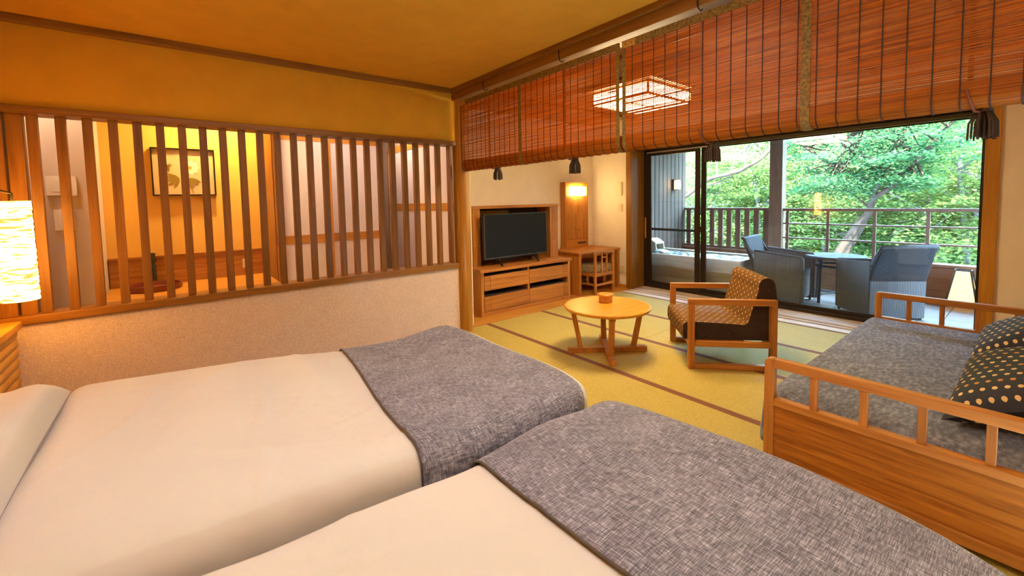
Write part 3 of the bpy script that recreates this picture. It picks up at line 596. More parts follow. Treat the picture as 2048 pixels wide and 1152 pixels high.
# ------------------------------------------------------------------ beds
def ripple(seed, n=7, amp=0.004, fmin=3, fmax=9):
    r = random.Random(seed); W = [(r.uniform(fmin, fmax) * math.cos(a := r.uniform(0, 2 * PI)), r.uniform(fmin, fmax) * math.sin(a), r.uniform(0, 6.28), r.uniform(0.4, 1) * amp) for _ in range(n)]
    return lambda x, y: sum(k[3] * math.sin(k[0] * x + k[1] * y + k[2]) for k in W)
def sstep(a, b, x):
    t = min(1, max(0, (x - a) / (b - a))); return t * t * (3 - 2 * t)
def bed(y0, y1, which, seed, runner_skew, head, xs):
    ym = (y0 + y1) / 2; X0, X1, Z = -0.66, 1.405, 0.50
    b = thing('bed', (0.35, ym, 0), which['bed'], 'bed', group='twin beds')
    B(X0, 1.29, y0 + 0.05, y1 - 0.05, 0.05, 0.22).build('base', 'brown_cloth', b, bevel=0.01)
    for (x, y) in ((X0 + 0.08, y0 + 0.12), (X0 + 0.08, y1 - 0.12), (1.2, y0 + 0.12), (1.2, y1 - 0.12)): MB().lathe([(0.025, 0), (0.03, 0.05)], 12, (x, y, 0.0)).build('leg', 'dark_z', b)
    softbox(X0, 1.295, y0 + 0.045, y1 - 0.045, 0.22, 0.435, 0.05, None, (20, 12, 5)).build('mattress', 'duvet', b, smooth=True)
    rp = ripple(seed, 10, 0.0048, 3, 13); rs = ripple(seed + 5, 5, 0.006, 8, 22)
    cr = random.Random(seed + 40); creases = []
    for _ in range(16):
        a = cr.uniform(-0.5, 0.5) + (0 if cr.random() < 0.7 else 1.2)
        creases.append((cr.uniform(-0.3, 0.65), cr.uniform(y0 + 0.1, y1 - 0.05), math.cos(a), math.sin(a), cr.uniform(0.10, 0.26), cr.uniform(0.012, 0.03), cr.uniform(0.003, 0.0075)))
    def crease(x, y):
        h = 0.0
        for px, py, ca, sa, ln, wd, ht_ in creases:
            u = (x - px) * ca + (y - py) * sa; v = -(x - px) * sa + (y - py) * ca - 0.25 * u * u
            h += ht_ * math.exp(-(u / ln) ** 2 - (v / wd) ** 2)
        return h
    def puff(off):
        def fn(x, y, z):
            k = sstep(0.12, 0.40, z); hx = sstep(0.75, -0.35, x) ** 1.0; c = math.cos((y - ym) / (y1 - y0) * PI * 0.86) ** 0.5 if abs(y - ym) < (y1 - y0) / 2 * 1.1 else 0
            dz = (head * hx + 0.016 * c + rp(x, y) * 1.2 + crease(x, y) + off * 0.9) * k
            side = (abs(y - ym) / ((y1 - y0) / 2)); dy = math.copysign((rs(x, z * 2) * (1 - k * 0.6) * 0.9 + off) * max(0, side - 0.75) / 0.25 if side > 0.75 else 0, y - ym)
            x = x - 0.085 * sstep(0.95, X1, x) * min(1.0, side) ** 6
            return (x + (off if x > X1 - 0.02 else 0), y + dy, z + dz)
        return fn
    dv = softbox(-0.37, X1 + 0.02, y0, y1, 0.13, Z, 0.085, puff(0.0), (130, 96, 12), keep=lambda x, y, z: z > 0.131)
    d = tag(dv.build('duvet', 'duvet', smooth=True), which['duvet'], 'duvet', 'white duvets on the twin beds')
    skew = runner_skew
    def rfn(x, y, z):
        x = x + skew * (y - ym) * (1 - (x - xs) / (X1 - xs)); return puff(0.0075)(x, y, z)
    rb = softbox(xs, X1 - 0.004, y0, y1, 0.16, Z, 0.085, rfn, (36, 52, 12), keep=lambda x, y, z: z > 0.161 and x > xs + 0.001 and not (x > X1 - 0.0045 and z < 0.40), rx0=0.0)
    r = rb.build('bed_runner', 'runner', smooth=True)
    sm = r.modifiers.new('cloth', 'SOLIDIFY'); sm.thickness = 0.006; sm.offset = 1
    tag(r, which['runner'], 'bed runner', 'grey runners on the twin beds')
    hem = MB(); pts = []
    for k in range(61):
        t = k / 60; yy = y0 + (y1 - y0) * t
        pts.append(rfn(xs, yy, Z))
    pts = [rfn(xs, y0, 0.18), rfn(xs, y0, 0.28), rfn(xs, y0 + 0.004, 0.38)] + [rfn(xs, y0 + (y1 - y0) * t, Z - (0.085 - math.sqrt(max(0, 0.085 ** 2 - max(0, 0.085 - min(t, 1 - t) * (y1 - y0)) ** 2)))) for t in np.linspace(0.008, 0.992, 60)] + [rfn(xs, y1 - 0.004, 0.38), rfn(xs, y1, 0.28)]
    hem.tube([(p[0], p[1], p[2] + 0.003) for p in pts], 0.0042, 6); hem.build('hem', 'piping', r)
    def pil(u, v):
        a = (u - 0.5) * 2; c = (v - 0.5) * 2; return a, c
    pm = MB(); W, D, H = (y1 - y0) * 0.90, 0.32, 0.22
    for sgn in (1, -1):
        def fn(u, v, sgn=sgn):
            a, c = pil(u, v); e = max(0, (1 - a ** 4) * (1 - c ** 4)) ** 0.45; pin = 1 - 0.05 * (1 - abs(a)) ** 0 * (1 - (a * c) ** 2) * max(abs(a), abs(c)) ** 3
            return (-0.50 + c * D / 2 * pin, ym + a * W / 2 * pin, 0.575 + sgn * H / 2 * e + 0.02 + rp(c, a) * e)
        pm.grid(fn, 26, 20)
    tag(pm.build('pillow', 'duvet', smooth=True), which['pillow'], 'pillow', 'white pillows at the headboard')
bed(1.165, 2.40, dict(bed='farther single bed with white bedding below the lattice wall', duvet='white cotton duvet on the farther bed by the lattice wall', runner='grey woven bed runner across the foot of the farther bed', pillow='white pillow at the head of the farther bed'), 11, 0.10, 0.095, 0.62)
bed(-0.045, 1.105, dict(bed='nearer single bed with white bedding beside the daybed', duvet='white cotton duvet on the nearer bed, cut by the bottom edge', runner='large grey woven bed runner on the nearer bed beside the daybed', pillow='white pillow at the head of the nearer bed'), 23, 0.02, 0.045, 0.685)

hb = thing('headboard', (-0.77, 1.2, 0), 'golden carved wooden headboard ledge under the paper lamp', 'headboard')
B(-0.858, -0.705, -1.25, 3.45, 0.0, 0.66).build('core', 'honey_y', hb)
B(-0.858, -0.665, -1.25, 3.455, 0.66, 0.70).build('top_board', 'honey_y', hb, bevel=0.005)
row = None
for k in range(12):
    z0 = 0.61 - k * 0.052
    if row is None:
        prof = [(-0.705, z0), (-0.705, z0 + 0.05)] + [(-0.690 + 0.006 * math.sin(PI * t), z0 + 0.05 - 0.05 * t) for t in np.linspace(0, 1, 7)]
        row = MB().prism(prof, -1.25, 3.45, 'y').build('carved_row', 'carved', hb)
    else: dup(row, Vector(row.location) - Vector((0, 0, 0.052 * k)))
lamp = thing('paper_lamp', (-0.622, 3.25, 0.84), 'glowing string-wrapped paper cylinder lamp beside the lattice', 'lamp')
lm = MB(); prof = [(0.0005, 0.842)]
nz = 60
prof = [(0.064 + 0.0018 * random.uniform(-1, 1) + 0.004 * k / nz * -1 + 0.004, 0.842 + 0.505 * k / nz) for k in range(nz + 1)]
lm.lathe(prof, 32, (-0.622, 3.25, 0), closed=True); lm.build('shade', 'lit_bed', lamp, smooth=True)
MB().tube([(-0.622, 3.25, 1.33), (-0.622, 3.25, 1.385), (-0.66, 3.25, 1.40), (-0.86, 3.25, 1.40)], 0.006, 8).build('bracket', 'iron', lamp)
MB().lathe([(0.012, 1.0), (0.03, 1.04), (0.034, 1.09), (0.02, 1.14), (0.014, 1.18), (0.014, 1.33)], 16, (-0.622, 3.25, 0)).build('bulb', 'lit_bed', lamp, smooth=True)
B(-0.862, -0.852, 3.21, 3.29, 1.34, 1.46).build('wall_plate', 'cherry_z', lamp)

# ------------------------------------------------------------------ daybed with cushions
db = thing('daybed', (3.22, 0.3, 0), 'orange wooden daybed with spindle end rails and grey mattress', 'daybed')
YF, YB = 0.805, -0.33
def end_frame(x0, x1, tag_):
    fr = MB(); pr_ = [(YF, 0.0), (YF, 0.515)] + [(YF - 0.025 + 0.025 * math.cos(t), 0.515 + 0.025 * math.sin(t)) for t in np.linspace(0.3, PI / 2, 5)] + [(YF - 0.04, 0.54), (YF - 0.04, 0.0)]
    fr.prism(pr_, x0, x1, 'x'); fr.build('post', 'cherry_z', db, bevel=0.003)
    B(x0, x1, YB, YB + 0.04, 0, 0.54).build('post', 'cherry_z', db, bevel=0.003)
    B(x0, x1, YB + 0.04, YF - 0.04, 0.498, 0.54).build('top_rail', 'cherry_y', db, bevel=0.004)
    B(x0, x1, YB + 0.04, YF - 0.04, 0.318, 0.352).build('middle_rail', 'cherry_y', db, bevel=0.003)
    B(x0, x1, YB + 0.04, YF - 0.04, 0.03, 0.075).build('bottom_rail', 'cherry_y', db, bevel=0.003)
    B(x0 + 0.010, x1 - 0.012, YB + 0.04, YF - 0.04, 0.075, 0.318).build('panel', 'oak_panel', db)
    for k in range(6): B(x0 + 0.005, x1 - 0.008, 0.596 - k * 0.174, 0.622 - k * 0.174, 0.352, 0.498).build('spindle', 'cherry_z', db, bevel=0.002)
end_frame(2.155, 2.197, 'near'); end_frame(4.245, 4.287, 'far')
B(2.197, 4.245, 0.74, 0.775, 0.07, 0.20).build('side_rail', 'cherry_x', db, bevel=0.003)
B(2.197, 4.245, YB + 0.01, YB + 0.04, 0.07, 0.20).build('side_rail', 'cherry_x', db, bevel=0.003)
B(2.197, 4.245, YB + 0.04, 0.74, 0.13, 0.16).build('slat_base', 'cherry_y', db)
rq = ripple(91, 8, 0.0028, 4, 14)
softbox(2.200, 4.242, YB + 0.02, 0.835, 0.10, 0.348, 0.045, lambda x, y, z: (x, y + (0.010 * math.sin(x * 9) + 0.006 * math.sin(x * 23)) * sstep(0.78, 0.83, y) * sstep(0.33, 0.12, z), z + rq(x, y) * sstep(0.2, 0.34, z)), (60, 34, 8)).build('mattress', 'throw', db, smooth=True)
def cushion(xa, xb, label, roll=0.0):
    W = xb - xa; D, H = 0.48, 0.17
    c = thing('cushion', ((xa + xb) / 2, 0.0, 0.35), label, 'cushion', group='dotted back cushions on the daybed')
    tilt = math.radians(25); uy = Vector((0, -math.cos(tilt), math.sin(tilt))); nn = Vector((0, math.sin(tilt), math.cos(tilt)))
    ctr_ = Vector(((xa + xb) / 2, 0.215, 0.395)) + uy * (D / 2 - 0.02) + nn * 0.0
    m = MB(); rr = ripple(int(xa * 100), 6, 0.004, 2, 6)
    for sgn in (1, -1):
        def fn(u, v, sgn=sgn):
            a, q = (u - 0.5) * 2, (v - 0.5) * 2; e = max(0, (1 - a ** 4) * (1 - q ** 4)) ** 0.55
            pa = 1 - 0.10 * (1 - q * q) * abs(a) ** 3; pq = 1 - 0.10 * (1 - a * a) * abs(q) ** 3
            p = ctr_ + Vector((1, 0, 0)) * (a * W / 2 * pa) + uy * (q * D / 2 * pq) + nn * (sgn * H / 2 * e + rr(a, q) * e)
            return (p.x, p.y, max(p.z, 0.352))
        m.grid(fn, 36, 28, W, D)
    m.build('cover', 'cushion_dots', c, smooth=True)
    sm = MB(); pts = []
    return c
cushion(2.38, 3.30, 'dark navy cushion with gold dots on the daybed, nearer one')
cushion(3.36, 4.12, 'dark navy cushion with gold dots on the daybed, farther one')

# ------------------------------------------------------------------ round low table and lidded box
TX, TY = 2.845, 2.295
rt_ = thing('round_table', (TX, TY, 0), 'round low wooden table on a crossed base', 'table')
MB().lathe([(0.335, 0.372), (0.352, 0.378), (0.360, 0.392), (0.358, 0.400), (0.350, 0.402)], 64, (TX, TY, 0)).build('tabletop', 'tabletop', rt_)
for k, a in enumerate((-37.6, 46.5)):
    c, s = math.cos(math.radians(a)), math.sin(math.radians(a))
    MB().bar((TX - 0.335 * c, TY - 0.335 * s, 0.0225), (TX + 0.335 * c, TY + 0.335 * s, 0.0225), 0.055, 0.045 if k == 0 else 0.0448).build('foot_beam', 'cherry_x', rt_, bevel=0.004)
    for sg in (-1, 1):
        MB().bar((TX + sg * 0.225 * c, TY + sg * 0.225 * s, 0.04), (TX + sg * 0.292 * c, TY + sg * 0.292 * s, 0.374), 0.045, 0.036, up=(c, s, 0)).build('leg', 'cherry_z', rt_, bevel=0.003)
        MB().bar((TX + sg * 0.05 * c, TY + sg * 0.05 * s, 0.36), (TX + sg * 0.315 * c, TY + sg * 0.315 * s, 0.36), 0.05, 0.026).build('under_bar', 'cherry_x', rt_)
bx = thing('lidded_box', (2.925, 2.372, 0.402), 'small round lidded wooden box standing on the low table', 'box')
MB().lathe([(0.056, 0.0), (0.058, 0.004), (0.058, 0.058), (0.052, 0.058)], 36, (2.925, 2.372, 0.402)).build('body', 'cherry_x', bx)
MB().lathe([(0.060, 0.050), (0.0655, 0.056), (0.066, 0.070), (0.062, 0.073), (0.0005, 0.0735)], 36, (2.925, 2.372, 0.402)).build('lid', 'tabletop', bx)
MB().lathe([(0.010, 0.0737), (0.010, 0.0765), (0.0005, 0.077)], 16, (2.925, 2.372, 0.402)).build('lid_knob', 'cherry_x', bx)

# ------------------------------------------------------------------ armchair (local: x forward, y towards the beds)
ac = thing('armchair', (3.462, 1.649, 0.0), 'low wooden armchair with gold dotted mustard and brown upholstery', 'armchair', rz=math.atan2(0.737, -0.676))
LW, LD = 0.337, 0.31
for s in (-1, 1):
    y0, y1 = sorted((s * LW, s * (LW - 0.042)))
    B(LD - 0.045, LD, y0, y1, 0, 0.49).build('leg', 'cherry_z', ac, local=True, bevel=0.003)
    B(-LD, -LD + 0.045, y0, y1, 0, 0.49).build('leg', 'cherry_z', ac, local=True, bevel=0.003)
    B(-LD, LD, y0, y1, 0.49, 0.535).build('armrest', 'cherry_x', ac, local=True, bevel=0.004)
    B(-LD + 0.045, LD - 0.045, y0, y1, 0.002, 0.042).build('floor_runner', 'cherry_x', ac, local=True, bevel=0.003)
    B(-LD + 0.045, LD - 0.045, y0, y1, 0.175, 0.215).build('seat_rail', 'cherry_x', ac, local=True, bevel=0.003)
B(LD - 0.04, LD - 0.005, -LW + 0.042, LW - 0.042, 0.175, 0.213).build('front_rail', 'cherry_y', ac, local=True, bevel=0.003)
B(-LD + 0.005, -LD + 0.04, -LW + 0.042, LW - 0.042, 0.175, 0.213).build('rear_rail', 'cherry_y', ac, local=True, bevel=0.003)
pf = [(0.335, 0.216), (0.342, 0.25), (0.340, 0.295)] + [(0.300 + 0.04 * math.cos(t), 0.310 + 0.042 * math.sin(t)) for t in np.linspace(0.1, PI / 2, 6)] + [(0.15, 0.349), (0.0, 0.343), (-0.10, 0.336)] + \
     [(-0.125, 0.352), (-0.150, 0.44), (-0.178, 0.54), (-0.195, 0.60)] + [(-0.255 + 0.06 * math.cos(t), 0.625 + 0.068 * math.sin(t)) for t in np.linspace(0.1, PI, 9)] + [(-0.325, 0.55), (-0.33, 0.40), (-0.318, 0.216)]
up = MB().prism(pf, -LW + 0.05, LW - 0.05, 'y', cap_mi=1)
up.build('upholstery', ['chair_dots', 'brown_cloth'], ac, local=True, bevel=0.006)

# ------------------------------------------------------------------ television cabinet, television
tc_ = thing('tv_cabinet', (3.36, 4.15, 0.004), 'reddish wooden television cabinet with four drawers and a hutch', 'cabinet')
CX0, CX1, CF = 2.645, 4.075, 3.885
B(CX0, CX1, CF, 4.385, 0.004, 0.05).build('plinth', 'cherry_x', tc_, bevel=0.003)
B(CX0 - 0.012, CX1 + 0.012, CF - 0.012, 4.385, 0.50, 0.537).build('top_board', 'cherry_x', tc_, bevel=0.004)
for x in (CX0 + 0.004, CX1 - 0.044): B(x, x + 0.04, CF + 0.004, 4.385, 0.05, 0.50).build('side_panel', 'cherry_z', tc_, bevel=0.002)
B(3.345, 3.375, CF + 0.02, 4.37, 0.05, 0.50).build('divider', 'cherry_z', tc_)
B(CX0 + 0.044, CX1 - 0.044, 4.36, 4.38, 0.05, 0.50).build('back_panel', 'interior', tc_)
for x0, x1 in ((CX0 + 0.044, 3.345), (3.375, CX1 - 0.044)):
    B(x0, x1, CF + 0.03, 4.36, 0.226, 0.234).build('shelf', 'interior', tc_); B(x0, x1, CF + 0.03, 4.36, 0.458, 0.464).build('shelf', 'interior', tc_)
for i, (x0, x1) in enumerate(((CX0 + 0.048, 3.356), (3.362, CX1 - 0.048))):
    for z0, z1 in ((0.056, 0.226), (0.293, 0.458)):
        d = B(x0, x1, CF + 0.020, CF + 0.24, z0 + 0.004, z1 - 0.012).build('drawer', 'interior', tc_)
        xs = x0 + 0.085 if i == 0 else x1 - 0.085
        B(x0, xs - 0.0015, CF + 0.002, CF + 0.02, z0, z1).build('front_board', 'cherry_x', d, bevel=0.002)
        B(xs + 0.0015, x1, CF + 0.002, CF + 0.02, z0, z1).build('front_board', 'cherry_x', d, bevel=0.002)
HF = 4.115
ht = B(CX0 + 0.012, CX1 + 0.012, HF - 0.012, 4.39, 1.212, 1.245).build('hutch_top', 'cherry_x', tc_, bevel=0.003)
B(2.80, 3.95, 4.37, 4.39, 0.537, 1.212).build('hutch_back', 'interior', tc_)
B(2.80, 3.42, 4.355, 4.37, 1.10, 1.18).build('cable_board', 'honey_x', tc_)
for xa, xb in ((2.668, 2.81), (3.935, 4.08)):
    B(xa, xa + 0.035, HF + 0.004, 4.39, 0.537, 1.212).build('hutch_stile', 'cherry_z', tc_, bevel=0.002)
    for z0, z1 in ((0.537, 0.764), (0.766, 0.99), (0.992, 1.212)):
        B(xa + 0.038, xb, HF, 4.39, z0, z1).build('hutch_pillar_block', 'cherry_z', tc_, bevel=0.002)
tv = thing('television', (3.27, 4.03, 0.537), 'black flat television standing on the wooden cabinet', 'television')
TX0, TX1, TZ0, TZ1, TYF = 2.785, 3.765, 0.625, 1.150, 4.005
B(TX0, TX1, TYF + 0.004, TYF + 0.045, TZ0, TZ1).build('housing', 'black', tv, bevel=0.004)
B(TX0 + 0.2, TX1 - 0.2, TYF + 0.045, TYF + 0.075, TZ0 + 0.03, TZ0 + 0.30).build('rear_bulge', 'black', tv, bevel=0.008)
sc_ = B(TX0 + 0.008, TX1 - 0.008, TYF, TYF + 0.004, TZ0 + 0.018, TZ1 - 0.008).build('screen', 'screen', tv)
for a in ((TX0, TX1, TYF - 0.004, TYF + 0.004, TZ1 - 0.008, TZ1), (TX0, TX1, TYF - 0.004, TYF + 0.004, TZ0, TZ0 + 0.016), (TX0, TX0 + 0.008, TYF - 0.004, TYF + 0.004, TZ0, TZ1), (TX1 - 0.008, TX1, TYF - 0.004, TYF + 0.004, TZ0, TZ1)):
    B(*a).build('bezel', 'bezel', tv)
for x in (2.99, 3.56):
    ft_ = MB(); ft_.bar((x, TYF + 0.02, TZ0 + 0.01), (x - 0.02, TYF - 0.09, 0.545), 0.02, 0.014); ft_.bar((x, TYF + 0.02, TZ0 + 0.01), (x + 0.02, TYF + 0.13, 0.545), 0.02, 0.014); ft_.build('foot', 'black', tv)

# ------------------------------------------------------------------ dressing table with mirror cabinet, low chair
dk = thing('dressing_table', (4.65, 4.13, 0.004), 'wooden dressing table with tall closed mirror cabinet and lit lamp', 'dressing table')
B(4.205, 5.095, 3.855, 4.385, 0.562, 0.588).build('tabletop', 'cherry_x', dk, bevel=0.003)
B(4.222, 4.262, 3.865, 4.385, 0.004, 0.562).build('side_panel', 'cherry_z', dk, bevel=0.002)
B(5.045, 5.085, 3.865, 4.385, 0.004, 0.562).build('side_panel', 'cherry_z', dk, bevel=0.002)
B(4.262, 5.045, 4.30, 4.32, 0.10, 0.562).build('back_panel', 'cherry_x', dk)
B(4.262, 5.045, 3.93, 3.95, 0.50, 0.562).build('apron', 'cherry_x', dk)
MX0, MX1, MY = 4.405, 4.892, 4.29
mc = B(MX0 + 0.02, MX1 - 0.02, MY + 0.02, 4.385, 0.60, 1.53).build('mirror_cabinet', 'cherry_z', dk)
for x in (MX0, MX1 - 0.022): B(x, x + 0.022, MY, 4.385, 0.588, 1.552).build('stile', 'cherry_z', mc, bevel=0.002)
B(MX0 + 0.022, MX1 - 0.022, MY, 4.385, 1.53, 1.552).build('top_rail', 'cherry_x', mc, bevel=0.002)
B(MX0 + 0.022, MX1 - 0.022, MY + 0.012, MY + 0.03, 1.335, 1.53).build('lamp_panel', 'honey_x', mc)
B(MX0 - 0.012, MX1 + 0.03, MY - 0.02, 4.385, 0.588, 0.606).build('bottom_board', 'cherry_x', mc, bevel=0.002)
xm = (MX0 + MX1) / 2
for x0, x1 in ((MX0 + 0.024, xm - 0.001), (xm + 0.001, MX1 - 0.024)):
    for z0, z1 in ((0.722, 1.10), (1.102, 1.325)): B(x0, x1, MY + 0.004, MY + 0.02, z0, z1).build('door_panel', 'cherry_z', mc, bevel=0.0015)
for sgn in (-1, 1):
    k = MB().tube([(xm + sgn * 0.026, MY + 0.004, 0.86), (xm + sgn * 0.026, MY - 0.012, 0.86), (xm + sgn * 0.026, MY - 0.02, 0.86)], [0.006, 0.007, 0.009], 10); k.build('knob', 'cherry_x', mc)
B(MX0 + 0.024, MX1 - 0.024, MY + 0.004, MY + 0.02, 0.608, 0.715).build('drawer', 'cherry_x', mc, bevel=0.0015)
B(MX0 + 0.26, MX1 - 0.05, MY + 0.001, MY + 0.006, 0.648, 0.675).build('socket_slot', 'black', mc)
B(4.515, 4.785, MY - 0.055, MY + 0.012, 1.357, 1.487).build('lamp_shade', 'lit_box', dk, bevel=0.004)

lc = thing('low_chair', (4.635, 3.96, 0.0), 'low wooden chair with tan seat cushion tucked under the dressing table', 'chair')
LX0, LX1, LY0, LY1 = 4.43, 4.84, 3.765, 4.15
for x in (LX0, LX1 - 0.028):
    B(x, x + 0.028, LY0, LY0 + 0.03, 0.004, 0.555).build('rear_leg', 'cherry_z', lc, bevel=0.002)
    B(x, x + 0.028, LY1 - 0.03, LY1, 0.004, 0.29).build('front_leg', 'cherry_z', lc, bevel=0.002)
    B(x + 0.004, x + 0.024, LY0 + 0.03, LY1 - 0.03, 0.245, 0.28).build('side_rail', 'cherry_y', lc, bevel=0.002)
    B(x + 0.004, x + 0.024, LY0 + 0.03, LY1 - 0.03, 0.12, 0.145).build('stretcher', 'cherry_y', lc, bevel=0.002)
    B(x + 0.006, x + 0.022, LY0 + 0.14, LY0 + 0.16, 0.145, 0.245).build('strut', 'cherry_z', lc)
B(LX0 - 0.03, LX1 + 0.0, LY0 - 0.002, LY0 + 0.032, 0.555, 0.585).build('top_rail', 'cherry_x', lc, bevel=0.003)
B(LX0 + 0.028, LX1 - 0.028, LY0 + 0.004, LY0 + 0.026, 0.245, 0.285).build('back_rail', 'cherry_x', lc, bevel=0.002)
B(LX0 + 0.028, LX1 - 0.028, LY0 + 0.004, LY0 + 0.026, 0.115, 0.145).build('stretcher', 'cherry_x', lc, bevel=0.002)
for x in (4.575, 4.675): B(x, x + 0.018, LY0 + 0.006, LY0 + 0.024, 0.285, 0.555).build('spindle', 'cherry_z', lc)
B(4.593, 4.675, LY0 + 0.006, LY0 + 0.024, 0.49, 0.508).build('cross_bar', 'cherry_x', lc)
B(4.625, 4.643, LY0 + 0.006, LY0 + 0.024, 0.145, 0.245).build('strut', 'cherry_z', lc)
B(LX0 + 0.005, LX1 - 0.005, LY0 + 0.03, LY1, 0.28, 0.292).build('seat_board', 'cherry_x', lc)
softbox(LX0 + 0.002, LX1 - 0.002, LY0 + 0.034, LY1 - 0.01, 0.292, 0.40, 0.04, None, (16, 14, 5)).build('seat_cushion', 'seatpad', lc, smooth=True)

plate('thermostat', (5.12, 3.875, 1.445), 0.075, 0.20, 0.02, 'x', 'tall cream wall controller beside the window jamb', 'controller', 'cream_plastic')
plate('wall_switch', (5.12, 3.868, 1.172), 0.07, 0.115, 0.012, 'x', 'cream wall switch below the tall controller', 'light switch', 'cream_plastic')
plate('wall_outlet', (5.12, 3.85, 0.262), 0.07, 0.115, 0.012, 'x', 'cream wall outlet low beside the window jamb', 'socket', 'cream_plastic')

# ------------------------------------------------------------------ ceiling lamp of the tatami room
cl = thing('ceiling_lamp', (3.185, 2.19, 2.095), 'square paper ceiling lamp with thin wooden frame seen through the blind', 'lamp')
CXa, CXb, CYa, CYb, CZ0, CZ1 = 2.87, 3.50, 1.91, 2.465, 2.095, 2.20
B(CXa + 0.01, CXb - 0.01, CYa + 0.01, CYb - 0.01, CZ0 + 0.004, CZ1 - 0.005).build('paper_box', 'lit_tatami', cl)
for x in (CXa, CXb - 0.014): B(x, x + 0.014, CYa, CYb, CZ0, CZ0 + 0.014).build('frame_bar', 'honey_y', cl); B(x, x + 0.014, CYa, CYb, CZ1 - 0.014, CZ1).build('frame_bar', 'honey_y', cl)
for y in (CYa, CYb - 0.014): B(CXa, CXb, y, y + 0.014, CZ0 - 0.001, CZ0 + 0.013).build('frame_bar', 'honey_x', cl); B(CXa, CXb, y, y + 0.014, CZ1 - 0.014, CZ1 + 0.001).build('frame_bar', 'honey_x', cl)
for x in (CXa, CXb - 0.014):
    for y in (CYa, CYb - 0.014): B(x, x + 0.014, y, y + 0.014, CZ0, CZ1).build('corner_post', 'honey_z', cl)
B(3.178, 3.192, CYa, CYb, CZ0 - 0.002, CZ0 + 0.012).build('frame_bar', 'honey_y', cl)
B(CXa, CXb, 2.181, 2.195, CZ0 - 0.003, CZ0 + 0.011).build('frame_bar', 'honey_x', cl)
B(CXa - 0.06, CXb + 0.06, CYa - 0.06, CYb + 0.06, CZ1 + 0.002, CZ1 + 0.022).build('top_board', 'cedar_x', cl, bevel=0.003)
B(3.08, 3.29, 2.10, 2.28, CZ1 + 0.022, 2.42).build('ceiling_mount', 'cedar_x', cl)

# ------------------------------------------------------------------ sliding window
wn = thing('window_1', (5.43, 2.0, 0), 'tall dark framed sliding glass window onto the balcony', 'window', kind='structure')
B(5.40, 5.48, 3.615, 3.67, 0.0, 1.99).build('left_frame', 'alu', wn, bevel=0.002)
B(5.40, 5.48, 0.318, 0.345, 0.0, 1.99).build('right_frame', 'alu', wn, bevel=0.002)
B(5.40, 5.48, 0.345, 3.615, 0.0, 0.045).build('bottom_track', 'alu', wn, bevel=0.002)
B(5.40, 5.48, 0.345, 3.615, 1.945, 1.99).build('top_track', 'alu', wn, bevel=0.002)
B(5.396, 5.402, 0.345, 3.615, 1.938, 1.955).build('top_strip', 'alu_light', wn)
ls = B(5.405, 5.43, 3.555, 3.615, 0.045, 1.945).build('sash', 'alu', wn, bevel=0.002)
B(5.405, 5.43, 2.83, 2.895, 0.045, 1.945).build('stile', 'alu', ls, bevel=0.002)
B(5.405, 5.43, 2.895, 3.555, 0.045, 0.10).build('rail', 'alu', ls, bevel=0.002); B(5.405, 5.43, 2.895, 3.555, 1.90, 1.945).build('rail', 'alu', ls, bevel=0.002)
B(5.414, 5.420, 2.895, 3.555, 0.10, 1.90).build('pane', 'glass', ls)
rs_ = B(5.445, 5.47, 2.765, 2.835, 0.045, 1.945).build('sash', 'alu', wn, bevel=0.002)
B(5.445, 5.47, 0.345, 0.358, 0.045, 1.945).build('stile', 'alu', rs_, bevel=0.002)
B(5.445, 5.47, 0.358, 2.765, 0.045, 0.085).build('rail', 'alu', rs_, bevel=0.002); B(5.445, 5.47, 0.358, 2.765, 1.93, 1.945).build('rail', 'alu', rs_, bevel=0.002)
B(5.454, 5.460, 0.358, 2.765, 0.085, 1.93).build('pane', 'glass', rs_)
B(5.398, 5.405, 2.80, 2.83, 0.86, 0.92).build('latch', 'alu', wn, bevel=0.003)
B(5.392, 5.400, 3.625, 3.65, 0.72, 1.02).build('wooden_pull', 'honey_z', wn, bevel=0.002)
hbr = B(5.50, 5.515, 2.86, 3.62, 0.83, 0.865).build('safety_bar', 'dkmetal', wn, bevel=0.002)
rb_ = thing('roller_blind', (5.36, 1.6, 1.92), 'rolled dark olive roller blind with bead chain at the window head', 'blind')
MB().tube([(5.355, 0.34, 1.965), (5.355, 2.6, 1.965)], 0.024, 16).build('roll', 'roller', rb_)
ch = MB()
for k in range(110): ch.tube([(5.385, 0.332, 1.93 - k * 0.0165), (5.385, 0.332, 1.918 - k * 0.0165)], 0.0042, 5)
tag(ch.build('bead_chain', 'iron', rb_), kind='stuff')

# ------------------------------------------------------------------ balcony
DZ = -0.05
fb = thing('floor_balcony', (6.4, 1.8, -0.2), 'beige tiled balcony floor outside the window', 'floor', kind='structure')
B(5.48, 7.34, -0.9, 4.30, -0.2, DZ - 0.012).build('slab', 'grout', fb)
tile = None
for i in range(4):
    for j in range(17):
        x0 = 5.485 + i * 0.45; y0 = -0.88 + j * 0.303
        if tile is None: tile = B(x0, x0 + 0.444, y0, y0 + 0.297, DZ - 0.012, DZ).build('tile', 'tile', fb, bevel=0.003); t0 = Vector(tile.location)
        else: dup(tile, t0 + Vector((i * 0.45, j * 0.303, 0)))
wb = thing('wall_balcony', (6.4, 4.15, -0.2), 'grey brown vertical board wall at the bath end of the balcony', 'wall', kind='structure')
B(5.48, 7.34, 4.12, 4.30, -0.2, 2.66).build('backing', 'dark_z', wb)
bd = None
for k in range(15):
    x0 = 5.49 + k * 0.123
    if bd is None: bd = B(x0, x0 + 0.108, 4.095, 4.12, DZ, 2.60).build('board', 'greyboard_z', wb, bevel=0.002); b0 = Vector(bd.location)
    else: dup(bd, b0 + Vector((k * 0.123, 0, 0)))
struct('wall_balcony_end', B(5.48, 7.34, -1.0, -0.9, -0.2, 2.66), 'greyboard_x', 'board wall at the lantern end of the balcony', 'wall')
